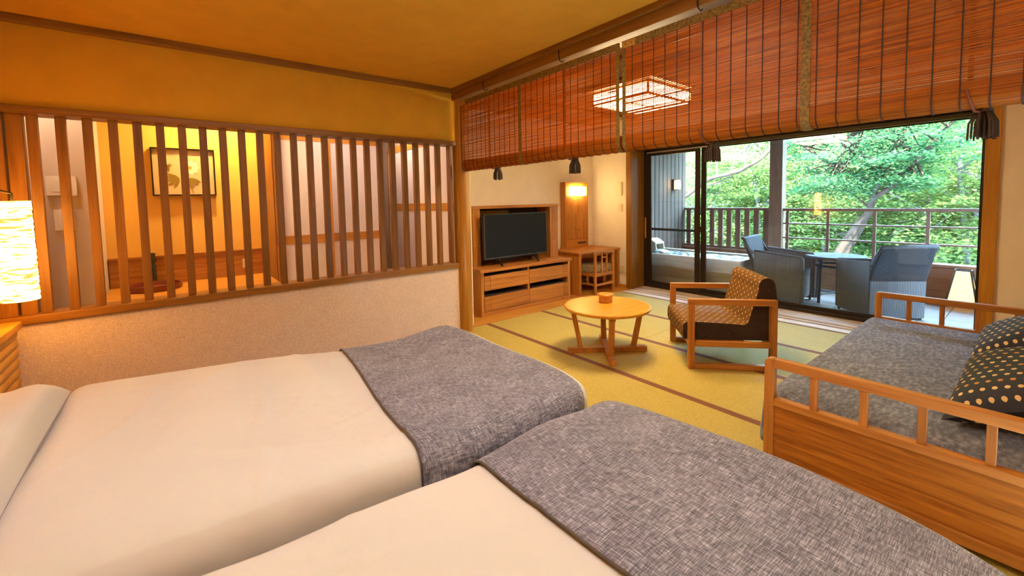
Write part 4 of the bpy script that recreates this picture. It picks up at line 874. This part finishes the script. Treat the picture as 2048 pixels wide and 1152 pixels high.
struct('wall_outer', B(5.48, 5.50, 3.67, 4.12, -0.05, 2.66), 'greyboard_z', 'narrow board wall strip between window and bath', 'wall')
struct('ceiling_balcony', B(5.48, 7.75, -1.0, 4.30, 2.40, 2.44), 'eave', 'pale boarded ceiling over the balcony', 'ceiling')
struct('trim_6', B(7.22, 7.38, -1.0, 4.30, 2.20, 2.40), 'eave', 'pale eave beam over the balcony railing', 'beam', bevel=0.005)
tag(B(7.24, 7.40, 2.50, 2.68, 0.43, 2.20).build('balcony_post', 'post_out', bevel=0.005), 'square wooden balcony post between slatted and barred railings', 'post')
lw = thing('wall_low', (7.33, 1.6, -0.2), 'low brown boarded balcony wall below the railings', 'wall', kind='structure')
B(7.31, 7.36, -0.9, 4.12, -0.2, 0.40).build('backing', 'dark_y', lw)
for z0, z1 in ((DZ, 0.10), (0.103, 0.25), (0.253, 0.40)): B(7.285, 7.31, -0.9, 4.095, z0, z1).build('board', 'lowwall', lw, bevel=0.002)
B(7.22, 7.40, -0.9, 4.095, 0.40, 0.43).build('cap_board', 'lowwall', lw, bevel=0.003)
sr = thing('slatted_railing', (7.3, 3.4, 0.43), 'dark slatted wooden railing behind the bath', 'railing')
B(7.27, 7.34, 2.68, 4.095, 1.075, 1.115).build('top_rail', 'rail_wood', sr, bevel=0.003)
B(7.28, 7.33, 2.68, 4.095, 0.43, 0.47).build('bottom_rail', 'rail_wood', sr, bevel=0.002)
sl = None
for k in range(10):
    y0 = 2.70 + k * 0.1425
    if sl is None: sl = B(7.29, 7.32, y0, y0 + 0.078, 0.47, 1.075).build('slat', 'rail_wood', sr, bevel=0.002); s1 = Vector(sl.location)
    elif y0 + 0.078 < 4.09: dup(sl, s1 + Vector((0, k * 0.1425, 0)))
br = thing('barred_railing', (7.3, 0.8, 0.43), 'dark metal railing with horizontal bars in front of the trees', 'railing')
B(7.28, 7.335, -0.9, 2.50, 1.065, 1.105).build('top_rail', 'rail_wood', br, bevel=0.003)
for z in (0.66, 0.875): MB().tube([(7.307, -0.9, z), (7.307, 2.50, z)], 0.012, 8).build('bar', 'rail_wood', br)
for y in (2.44, 1.93, 1.415, 0.90, 0.385, -0.13, -0.645): B(7.292, 7.322, y - 0.018, y + 0.018, 0.43, 1.065).build('post', 'rail_wood', br, bevel=0.002)

# hinoki bath with running water
tubo = thing('bath_tub', (6.17, 3.27, DZ), 'pale cypress plank bath tub filled with water', 'bath')
BX0, BX1, BY0, BY1 = 5.775, 6.56, 2.47, 4.08
for k, (z0, z1) in enumerate(((DZ, 0.11), (0.112, 0.27), (0.272, 0.43))):
    B(BX0, BX0 + 0.045, BY0, BY1, z0, z1).build('plank', 'hinoki_y', tubo, bevel=0.002); B(BX1 - 0.045, BX1, BY0, BY1, z0, z1).build('plank', 'hinoki_y', tubo, bevel=0.002)
    B(BX0 + 0.045, BX1 - 0.045, BY0, BY0 + 0.045, z0, z1).build('plank', 'hinoki_x', tubo, bevel=0.002); B(BX0 + 0.045, BX1 - 0.045, BY1 - 0.045, BY1, z0, z1).build('plank', 'hinoki_x', tubo, bevel=0.002)
for a in ((BX0 - 0.01, BX0 + 0.055, BY0 - 0.01, BY1), (BX1 - 0.055, BX1 + 0.01, BY0 - 0.01, BY1)): B(*a, 0.43, 0.452).build('rim', 'hinoki_y', tubo, bevel=0.003)
for a in ((BX0 + 0.055, BX1 - 0.055, BY0 - 0.01, BY0 + 0.055), (BX0 + 0.055, BX1 - 0.055, BY1 - 0.055, BY1)): B(*a, 0.43, 0.452).build('rim', 'hinoki_x', tubo, bevel=0.003)
B(BX0 + 0.04, BX1 - 0.04, BY0 + 0.04, BY1 - 0.04, DZ, DZ + 0.05).build('floor_plank', 'hinoki_x', tubo)
wr = ripple(5, 12, 0.003, 10, 40)
MB().grid(lambda u, v: (BX0 + 0.045 + u * (BX1 - BX0 - 0.09), BY0 + 0.045 + v * (BY1 - BY0 - 0.09), 0.425 + wr(u, v * 2) + 0.010 * math.exp(-((u - 0.5) ** 2 + (v - 0.80) ** 2) / 0.004)), 30, 60).build('water', 'water', tubo, smooth=True)
spo = thing('water_spout', (6.12, 4.0, 0.45), 'boxy cypress water spout at the end of the bath', 'spout')
spf = [(4.085, 0.455), (4.085, 0.635), (3.99, 0.64), (3.875, 0.575), (3.86, 0.475), (3.90, 0.455)]
for x in (6.03, 6.25): MB().prism(spf, x - 0.012, x + 0.012, 'x').build('side_board', 'hinoki_z', spo, bevel=0.002)
MB().prism([(4.085, 0.62), (4.085, 0.642), (3.985, 0.648), (3.87, 0.583), (3.872, 0.563), (3.985, 0.627)], 6.02, 6.26, 'x').build('lid', 'hinoki_x', spo, bevel=0.002)
B(6.042, 6.238, 3.90, 4.08, 0.455, 0.47).build('trough', 'hinoki_y', spo)
fo = MB()
for k in range(60):
    y = random.gauss(3.66, 0.11); x = random.gauss(6.14, 0.06); fo.lathe([(0.0005, 0.010), (0.008, 0.007), (0.012, 0.0)][::-1], 6, (x, y, 0.428), sx=random.uniform(0.7, 2.2), sy=random.uniform(0.7, 2.5))
fo.grid(lambda u, v: (6.06 + u * 0.16, 3.885 - 0.16 * v, 0.47 - 0.045 * v * v + 0.004 * math.sin(u * 40)), 14, 8)
tag(fo.build('water_stream', 'foam', smooth=True), 'white foaming water running from the spout into the bath', 'water', kind='stuff')
fc = thing('bath_faucet', (5.90, 4.07, 0.40), 'chrome bath faucet with hose at the corner of the tub', 'faucet')
MB().tube([(5.90, 4.095, 0.78), (5.90, 4.05, 0.78)], 0.022, 12).build('valve', 'steel', fc)
MB().tube([(5.90, 4.05, 0.77), (5.895, 4.02, 0.72), (5.90, 4.015, 0.62), (5.91, 3.98, 0.57), (5.92, 3.93, 0.58)], 0.010, 8).build('spout_pipe', 'steel', fc)
MB().tube([(5.86, 4.05, 0.80), (5.94, 4.05, 0.80)], 0.008, 8).build('handle', 'steel', fc)
MB().tube([(5.90, 4.05, 0.76), (5.86, 4.03, 0.66), (5.87, 4.02, 0.52), (5.95, 4.02, 0.475), (6.02, 4.03, 0.47)], 0.007, 8).build('hose', 'dkmetal', fc)

def wall_lamp():
    w = thing('balcony_wall_lamp', (6.93, 4.06, 1.45), 'small glowing square wall lamp on the balcony board wall', 'lamp')
    B(6.855, 6.985, 4.05, 4.09, 1.43, 1.62).build('back_plate', 'dark_z', w, bevel=0.003)
    B(6.875, 6.965, 3.99, 4.05, 1.445, 1.60).build('shade', 'lit_wall', w, bevel=0.003)
    B(6.865, 6.975, 3.985, 4.055, 1.60, 1.612).build('cap', 'dark_x', w); B(6.865, 6.975, 3.985, 4.055, 1.433, 1.445).build('bottom_plate', 'dark_x', w)
wall_lamp()
an = thing('floor_lantern', (7.05, 0.56, DZ), 'glowing tapered paper floor lantern with dark frame on the balcony', 'lantern')
def frustum(mb, c, w0, w1, z0, z1):
    vs = [(c[0] + sx * w / 2, c[1] + sy * w / 2, z) for w, z in ((w0, z0), (w1, z1)) for sx, sy in ((-1, -1), (1, -1), (1, 1), (-1, 1))]
    return mb.add(vs, [(0, 3, 2, 1), (4, 5, 6, 7), (0, 1, 5, 4), (1, 2, 6, 5), (2, 3, 7, 6), (3, 0, 4, 7)])
frustum(MB(), (7.05, 0.56), 0.25, 0.12, 0.0, 0.395).build('paper_shade', 'lit_andon', an)
for sx, sy in ((-1, -1), (1, -1), (1, 1), (-1, 1)): MB().bar((7.05 + sx * 0.135, 0.56 + sy * 0.135, DZ), (7.05 + sx * 0.062, 0.56 + sy * 0.062, 0.41), 0.012, 0.012).build('frame_bar', 'iron', an)
for z, w in ((0.40, 0.066), (-0.005, 0.132)):
    for s in (-1, 1):
        B(7.05 - w, 7.05 + w, 0.56 + s * w - 0.006, 0.56 + s * w + 0.006, z, z + 0.012).build('frame_bar', 'iron', an); B(7.05 + s * w - 0.006, 7.05 + s * w + 0.006, 0.56 - w, 0.56 + w, z, z + 0.012).build('frame_bar', 'iron', an)

def wpanel(mb, q, th):
    """woven panel: q = four corners (bottom pair, then top pair, same direction), th = thickness vector; UV runs across the canes"""
    q = [Vector(p) for p in q]; th = Vector(th); vs = q + [p + th for p in q]; w0 = (q[1] - q[0]).length; w1 = (q[3] - q[2]).length; h = (q[3] - q[0]).length
    o = (w0 - w1) / 2
    uvf = [(0, 0), (w0, 0), (w0 - o, h), (o, h)]
    t = th.length
    mb.add(vs, [(0, 1, 2, 3), (4, 7, 6, 5), (0, 4, 5, 1), (1, 5, 6, 2), (2, 6, 7, 3), (3, 7, 4, 0)],
           [uvf, [uvf[0], uvf[3], uvf[2], uvf[1]], [(0, 0), (0, t), (w0, t), (w0, 0)], [(0, 0), (t, 0), (t, h), (0, h)], [(0, 0), (0, t), (w0, t), (w0, 0)], [(0, 0), (t, 0), (t, h), (0, h)]])
    return mb
def wicker_chair(loc, rz, label):
    c = thing('wicker_chair', loc, label, 'chair', rz=rz, group='wicker armchairs on the balcony')
    for s in (-1, 1):
        y = s * 0.28; th = (0, -s * 0.045, 0)
        wpanel(MB(), [(-0.26, y, 0.02), (0.25, y, 0.02), (0.27, y, 0.585), (-0.26, y, 0.635)], th).build('arm_panel', 'wicker', c, local=True, bevel=0.008)
        MB().tube([(0.272, y - s * 0.022, 0.03), (0.275, y - s * 0.022, 0.575), (0.26, y - s * 0.022, 0.593), (-0.26, y - s * 0.022, 0.642)], 0.018, 8).build('arm_roll', 'wicker_plain', c, local=True, smooth=True)
        for x in (-0.23, 0.235): MB().lathe([(0.014, 0), (0.014, 0.03)], 8, (x, y - s * 0.022, 0.0)).build('foot', 'black', c, local=True)
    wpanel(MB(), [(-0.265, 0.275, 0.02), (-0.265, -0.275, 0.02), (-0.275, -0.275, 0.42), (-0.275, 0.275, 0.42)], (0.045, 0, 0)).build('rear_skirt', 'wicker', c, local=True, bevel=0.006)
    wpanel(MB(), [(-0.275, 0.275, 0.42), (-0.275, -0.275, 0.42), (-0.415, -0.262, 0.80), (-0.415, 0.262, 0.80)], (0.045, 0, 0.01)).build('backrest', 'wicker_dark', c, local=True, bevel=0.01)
    MB().tube([(-0.275, 0.265, 0.60), (-0.402, 0.262, 0.80), (-0.402, -0.262, 0.80), (-0.275, -0.265, 0.60)], 0.020, 8).build('back_roll', 'wicker_plain', c, local=True, smooth=True)
    wpanel(MB(), [(0.235, -0.235, 0.06), (0.235, 0.235, 0.06), (0.24, 0.235, 0.40), (0.24, -0.235, 0.40)], (-0.02, 0, 0)).build('front_skirt', 'wicker', c, local=True)
    B(-0.225, 0.24, -0.235, 0.235, 0.385, 0.425).build('seat', 'wicker_plain', c, local=True, bevel=0.01)
    return c
wicker_chair((6.145, 2.09, DZ), math.radians(-87), 'grey wicker armchair beside the bath, left of the round balcony table')
wicker_chair((6.16, 1.142, DZ), math.radians(46), 'grey wicker armchair seen from behind, right of the round balcony table')
wt = thing('balcony_table', (6.50, 1.63, DZ), 'round grey wicker table between the two wicker armchairs', 'table')
MB().lathe([(0.28, 0.498), (0.312, 0.503), (0.318, 0.52), (0.312, 0.535), (0.30, 0.538)], 40, (6.50, 1.63, 0)).build('tabletop', 'wicker_plain', wt)
for k in range(4):
    a = PI / 4 + k * PI / 2 + 0.35; MB().tube([(6.50 + 0.25 * math.cos(a), 1.63 + 0.25 * math.sin(a), DZ), (6.50 + 0.22 * math.cos(a), 1.63 + 0.22 * math.sin(a), 0.50)], 0.017, 10).build('leg', 'dkmetal', wt)
for k in range(2):
    a = PI / 4 + k * PI / 2 + 0.35; MB().tube([(6.50 - 0.245 * math.cos(a), 1.63 - 0.245 * math.sin(a), 0.06), (6.50 + 0.245 * math.cos(a), 1.63 + 0.245 * math.sin(a), 0.06)], 0.012, 8).build('stretcher', 'wicker_plain', wt)
MB().lathe([(0.215, 0.40), (0.215, 0.425), (0.20, 0.425), (0.20, 0.40), (0.215, 0.40)], 32, (6.50, 1.63, 0), closed=True).build('under_ring', 'dkmetal', wt)

# ------------------------------------------------------------------ hillside and trees
def hill(u, v):
    x = 7.6 + 60 * u; y = -22 + 74 * v
    z = -3.2 - 1.6 * sstep(8, 14, x) + 0.30 * max(0, x - 17) ** 1.18 + 0.35 * math.sin(x * 0.5) * math.cos(y * 0.43) + 0.2 * math.sin(y * 1.3 + x)
    return (x, y, z)
struct('hillside', MB().grid(hill, 70, 70), 'ground', 'green wooded hillside rising beyond the balcony', 'hillside', smooth=True, normals=False)

def leaves(name, cents, radii, per, size, mat, parent, flat=0.22, droop=0.25, tilt=0.75):
    n = len(cents); c = np.repeat(np.array(cents), per, 0); r = np.repeat(np.array(radii), per)
    a = rng.uniform(0, 2 * PI, n * per); q = np.sqrt(rng.random(n * per)); p = c.copy()
    p[:, 0] += r * q * np.cos(a); p[:, 1] += r * q * np.sin(a); p[:, 2] += r * flat * rng.normal(0, 1, n * per) - droop * r * q * q
    N_ = len(p); nrm = np.stack([rng.normal(0, tilt * 0.6, N_) - 0.15, rng.normal(0, tilt * 0.6, N_), np.ones(N_)], 1); nrm /= np.linalg.norm(nrm, axis=1)[:, None]
    t = rng.normal(0, 1, (N_, 3)); t -= nrm * (t * nrm).sum(1)[:, None]; t /= np.linalg.norm(t, axis=1)[:, None]; b = np.cross(nrm, t)
    s = (size * rng.uniform(0.6, 1.25, N_))[:, None]
    V = np.stack([p - t * s * 0.5, p + b * s * 0.30 - t * s * 0.05, p + t * s * 0.5 - nrm * s * 0.08, p - b * s * 0.30 - t * s * 0.05], 1).reshape(-1, 3)
    cc = V.mean(0); V = V - cc
    me = bpy.data.meshes.new(name); me.vertices.add(4 * N_); me.vertices.foreach_set('co', V.astype(np.float32).ravel())
    me.loops.add(4 * N_); me.loops.foreach_set('vertex_index', np.arange(4 * N_, dtype=np.int32)); me.polygons.add(N_)
    me.polygons.foreach_set('loop_start', np.arange(0, 4 * N_, 4, dtype=np.int32)); me.polygons.foreach_set('loop_total', np.full(N_, 4, dtype=np.int32))
    me.update(calc_edges=True); me.materials.append(M[mat]); o = bpy.data.objects.new(name, me); COL.objects.link(o); o.parent = parent; o.location = Vector(cc) - world_loc(parent)
    o['kind'] = 'stuff'; return o
def smooth_path(pts, k=4):
    out = []; P = [Vector(p) for p in pts]
    for i in range(len(P) - 1):
        p0, p1, p2, p3 = P[max(i - 1, 0)], P[i], P[i + 1], P[min(i + 2, len(P) - 1)]
        for j in range(k):
            t = j / k; out.append(0.5 * ((2 * p1) + (p2 - p0) * t + (2 * p0 - 5 * p1 + 4 * p2 - p3) * t * t + (3 * p1 - p0 - 3 * p2 + p3) * t ** 3))
    return out + [P[-1]]
def tree(name, label, limbs, crowns, nsp, per, size, rs, mat, bark, shell=0.55, twig=0.4, **kw):
    base = limbs[0][0][0]; t = thing(name, base, label, 'tree', group='trees beyond the balcony')
    allp = []
    for i, (pts, r0, r1) in enumerate(limbs):
        sp = smooth_path(pts); n = len(sp); m = MB().tube([p + Vector((random.uniform(-1, 1), random.uniform(-1, 1), 0)) * r0 * 0.25 for p in sp], [r0 + (r1 - r0) * k / (n - 1) for k in range(n)], 8)
        m.build('trunk' if i == 0 else 'branch', bark, t, smooth=True); allp += sp[n // 3:]
    cents = []; tw = MB()
    for k in range(nsp):
        c, r = crowns[k % len(crowns)]
        v = Vector((random.gauss(0, 1), random.gauss(0, 1), random.gauss(0, 1))).normalized() * (shell + (1 - shell) * random.random())
        p = Vector((c[0] + v.x * r[0], c[1] + v.y * r[1], c[2] + v.z * r[2])); cents.append(tuple(p))
        if random.random() < twig:
            q = min(allp, key=lambda a: (a - p).length + random.random() * 0.6); mid = q.lerp(p, 0.5) + Vector((0, 0, 0.12 * (p - q).length * random.uniform(-0.3, 1)))
            tw.tube(smooth_path([q, mid, p], 3), [0.022 * (1 - k2 / 7) + 0.004 for k2 in range(7)], 5, cap=False)
    if tw.v: tag(tw.build('twigs', bark, t, normals=False), kind='stuff')
    leaves('foliage', cents, [rs * random.uniform(0.6, 1.2) for _ in cents], per, size, mat, t, **kw)
    return t
tree('maple_tree', 'dark green layered maple with leaning forked trunk behind the barred railing',
     [([(10.9, 3.35, -3.6), (10.95, 3.05, -1.2), (11, 2.78, -0.15), (11, 2.52, 0.45), (11, 2.22, 0.97), (11, 2.13, 1.47), (11.1, 2.02, 1.96), (11.2, 1.80, 2.42), (11.4, 1.6, 3.4)], 0.095, 0.03),
      ([(11.2, 2.85, -0.6), (11.3, 2.66, 0.0), (11.3, 2.38, 0.65), (11.3, 2.23, 1.07), (11.25, 2.20, 1.38)], 0.06, 0.04),
      ([(11, 2.13, 1.45), (11.0, 2.55, 1.75), (10.9, 2.99, 2.04), (10.8, 3.37, 2.40), (10.7, 3.8, 2.7)], 0.05, 0.015),
      ([(11, 2.18, 1.18), (10.9, 1.77, 1.55), (10.8, 1.44, 2.0), (10.7, 1.12, 2.46), (10.6, 0.8, 2.8)], 0.05, 0.015),
      ([(11.05, 2.1, 1.7), (10.5, 2.5, 2.2), (10.2, 2.6, 2.6)], 0.04, 0.012)],
     [((11.0, 2.75, 2.35), (1.3, 1.25, 0.75)), ((11.0, 1.75, 2.35), (1.2, 0.95, 0.7)), ((11.0, 2.4, 1.55), (0.9, 1.15, 0.25)), ((11.2, 2.2, 3.4), (1.8, 1.8, 0.9))],
     260, 105, 0.072, 0.42, 'leaf_dark', 'bark', flat=0.10, droop=0.15, tilt=0.6)
tree('leaning_tree', 'tree with a long grey limb crossing above the slatted railing',
     [([(10.2, 8.3, -4.0), (10.1, 7.8, -1.0), (10, 6.9, 0.6), (10, 6.02, 1.18), (10, 5.58, 1.335), (10, 4.985, 1.724), (10, 4.41, 1.84), (10, 3.99, 2.03), (10, 3.70, 2.27), (10, 3.4, 2.6)], 0.075, 0.025),
      ([(10, 5.3, 1.53), (10.05, 4.87, 1.636), (10.1, 4.5, 1.76)], 0.03, 0.012),
      ([(10, 6.7, 0.75), (10.3, 6.5, 1.9), (10.5, 6.2, 3.2)], 0.06, 0.02)],
     [((11.0, 5.6, 2.9), (1.0, 1.6, 0.6)), ((10.8, 6.4, 1.9), (0.8, 0.7, 0.7))], 70, 95, 0.072, 0.42, 'leaf_light', 'bark', flat=0.12, tilt=0.7)
def bg_tree(x, y, zt, rad, mat, bark, label, nsp=200, per=110, size=0.105, lean=0.0, forks=2):
    zb = -4.5 + 0.30 * max(0, x - 17) ** 1.18 + 0.6; limbs = [([(x, y, zb), (x + 0.1, y + lean * 0.4, zb + (zt - zb) * 0.35), (x - 0.1, y + lean, zb + (zt - zb) * 0.7), (x, y + lean * 1.3, zt)], 0.085, 0.02)]
    for k in range(forks):
        a = random.uniform(0, 2 * PI); z0 = zb + (zt - zb) * random.uniform(0.35, 0.6); q = (x, y + lean * 0.8, z0)
        limbs.append(([q, (x + math.cos(a) * rad * 0.4, y + lean + math.sin(a) * rad * 0.4, z0 + 0.9), (x + math.cos(a) * rad * 0.8, y + lean + math.sin(a) * rad * 0.8, z0 + 1.5)], 0.06, 0.015))
    h = (zt - zb)
    tree('broadleaf_tree', label, limbs, [((x, y + lean, zb + h * 0.72), (rad, rad, h * 0.28)), ((x, y + lean * 0.7, zb + h * 0.45), (rad * 0.9, rad * 0.9, h * 0.25))], nsp, per, size, 0.62, mat, bark, twig=0.45, flat=0.11, tilt=0.6)
bg_tree(13.5, 7.6, 3.6, 1.7, 'leaf_light', 'bark_pale', 'light green tree behind the slatted railing next to the board wall', lean=-0.4)
bg_tree(14.2, 5.2, 4.0, 1.6, 'leaf_mid', 'bark_pale', 'leafy tree with pale trunk just left of the balcony post', lean=0.4)
bg_tree(14.5, 3.6, 3.6, 1.5, 'leaf_light', 'bark_pale', 'light green tree with pale stem right of the balcony post', lean=0.5)
bg_tree(13.8, 0.9, 4.2, 1.5, 'leaf_light', 'bark_pale', 'light green tree at the right edge of the window', lean=0.3)
bg_tree(14.8, 2.1, 3.8, 1.5, 'leaf_mid', 'bark_pale', 'mid green tree partly hidden behind the dark maple', lean=-0.3)
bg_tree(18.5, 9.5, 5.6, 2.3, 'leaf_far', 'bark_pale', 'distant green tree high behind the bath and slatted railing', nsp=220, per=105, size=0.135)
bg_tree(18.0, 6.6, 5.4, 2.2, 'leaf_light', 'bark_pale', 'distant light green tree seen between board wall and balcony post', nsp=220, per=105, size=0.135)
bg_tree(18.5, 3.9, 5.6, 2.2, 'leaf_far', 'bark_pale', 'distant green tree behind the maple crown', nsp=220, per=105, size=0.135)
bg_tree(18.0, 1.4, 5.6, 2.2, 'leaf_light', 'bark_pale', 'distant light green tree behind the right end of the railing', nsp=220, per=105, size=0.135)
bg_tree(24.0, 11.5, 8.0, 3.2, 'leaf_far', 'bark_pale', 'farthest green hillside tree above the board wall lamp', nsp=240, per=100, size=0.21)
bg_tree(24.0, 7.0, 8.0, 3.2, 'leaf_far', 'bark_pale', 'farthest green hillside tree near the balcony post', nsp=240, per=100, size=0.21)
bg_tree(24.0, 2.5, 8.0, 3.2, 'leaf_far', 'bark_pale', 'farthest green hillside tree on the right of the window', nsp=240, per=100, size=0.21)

bg_tree(10.6, -1.6, 5.6, 1.9, 'leaf_mid', 'bark_pale', 'unseen mid green tree added to shade the right end of the balcony', lean=0.2)  # out-of-view tree, added to block sky light on the deck and chair
bg_tree(18.5, -2.4, 6.0, 2.4, 'leaf_far', 'bark_pale', 'unseen distant green tree added to shade the right end of the balcony', nsp=220, per=105, size=0.135)  # also out of view, added to cut open sky reaching the balcony

# ------------------------------------------------------------------ lamps that light the rooms
def downlight(x, y, z, energy, color, label, size=0.09):
    d = thing('downlight', (x, y, z - 0.012), label, 'downlight', group='recessed ceiling downlights')
    MB().lathe([(0.062, -0.012), (0.066, -0.008), (0.066, 0.0), (0.05, 0.0), (0.048, -0.010)], 24, (x, y, z), closed=True).build('trim_ring', 'white_plastic', d)
    MB().lathe([(0.047, -0.006), (0.047, -0.002)], 24, (x, y, z)).build('lens', 'lit_down', d)
    light('downlight_lamp', 'AREA', (x, y, z - 0.02), energy, color, shape='DISK', size=size)
downlight(1.25, 1.30, 2.372, 9.3, WARMW, 'recessed downlight over the foot of the beds')
downlight(0.10, 1.30, 2.372, 8.6, WARMW, 'recessed downlight over the heads of the beds')
downlight(0.60, -0.30, 2.372, 7.8, WARMW, 'recessed downlight above the near side of the nearer bed')
downlight(0.35, 4.55, 2.34, 22, (1.0, 0.62, 0.22), 'recessed hall downlight above the framed picture')
downlight(1.40, 4.25, 2.34, 4.4, (1.0, 0.82, 0.78), 'recessed hall downlight in front of the white doors')
downlight(2.05, 5.00, 2.34, 4, (1.0, 0.82, 0.76), 'recessed hall downlight in the corridor')
downlight(-0.72, 4.00, 2.34, 4, (1.0, 0.80, 0.6), 'recessed hall downlight near the control panel')
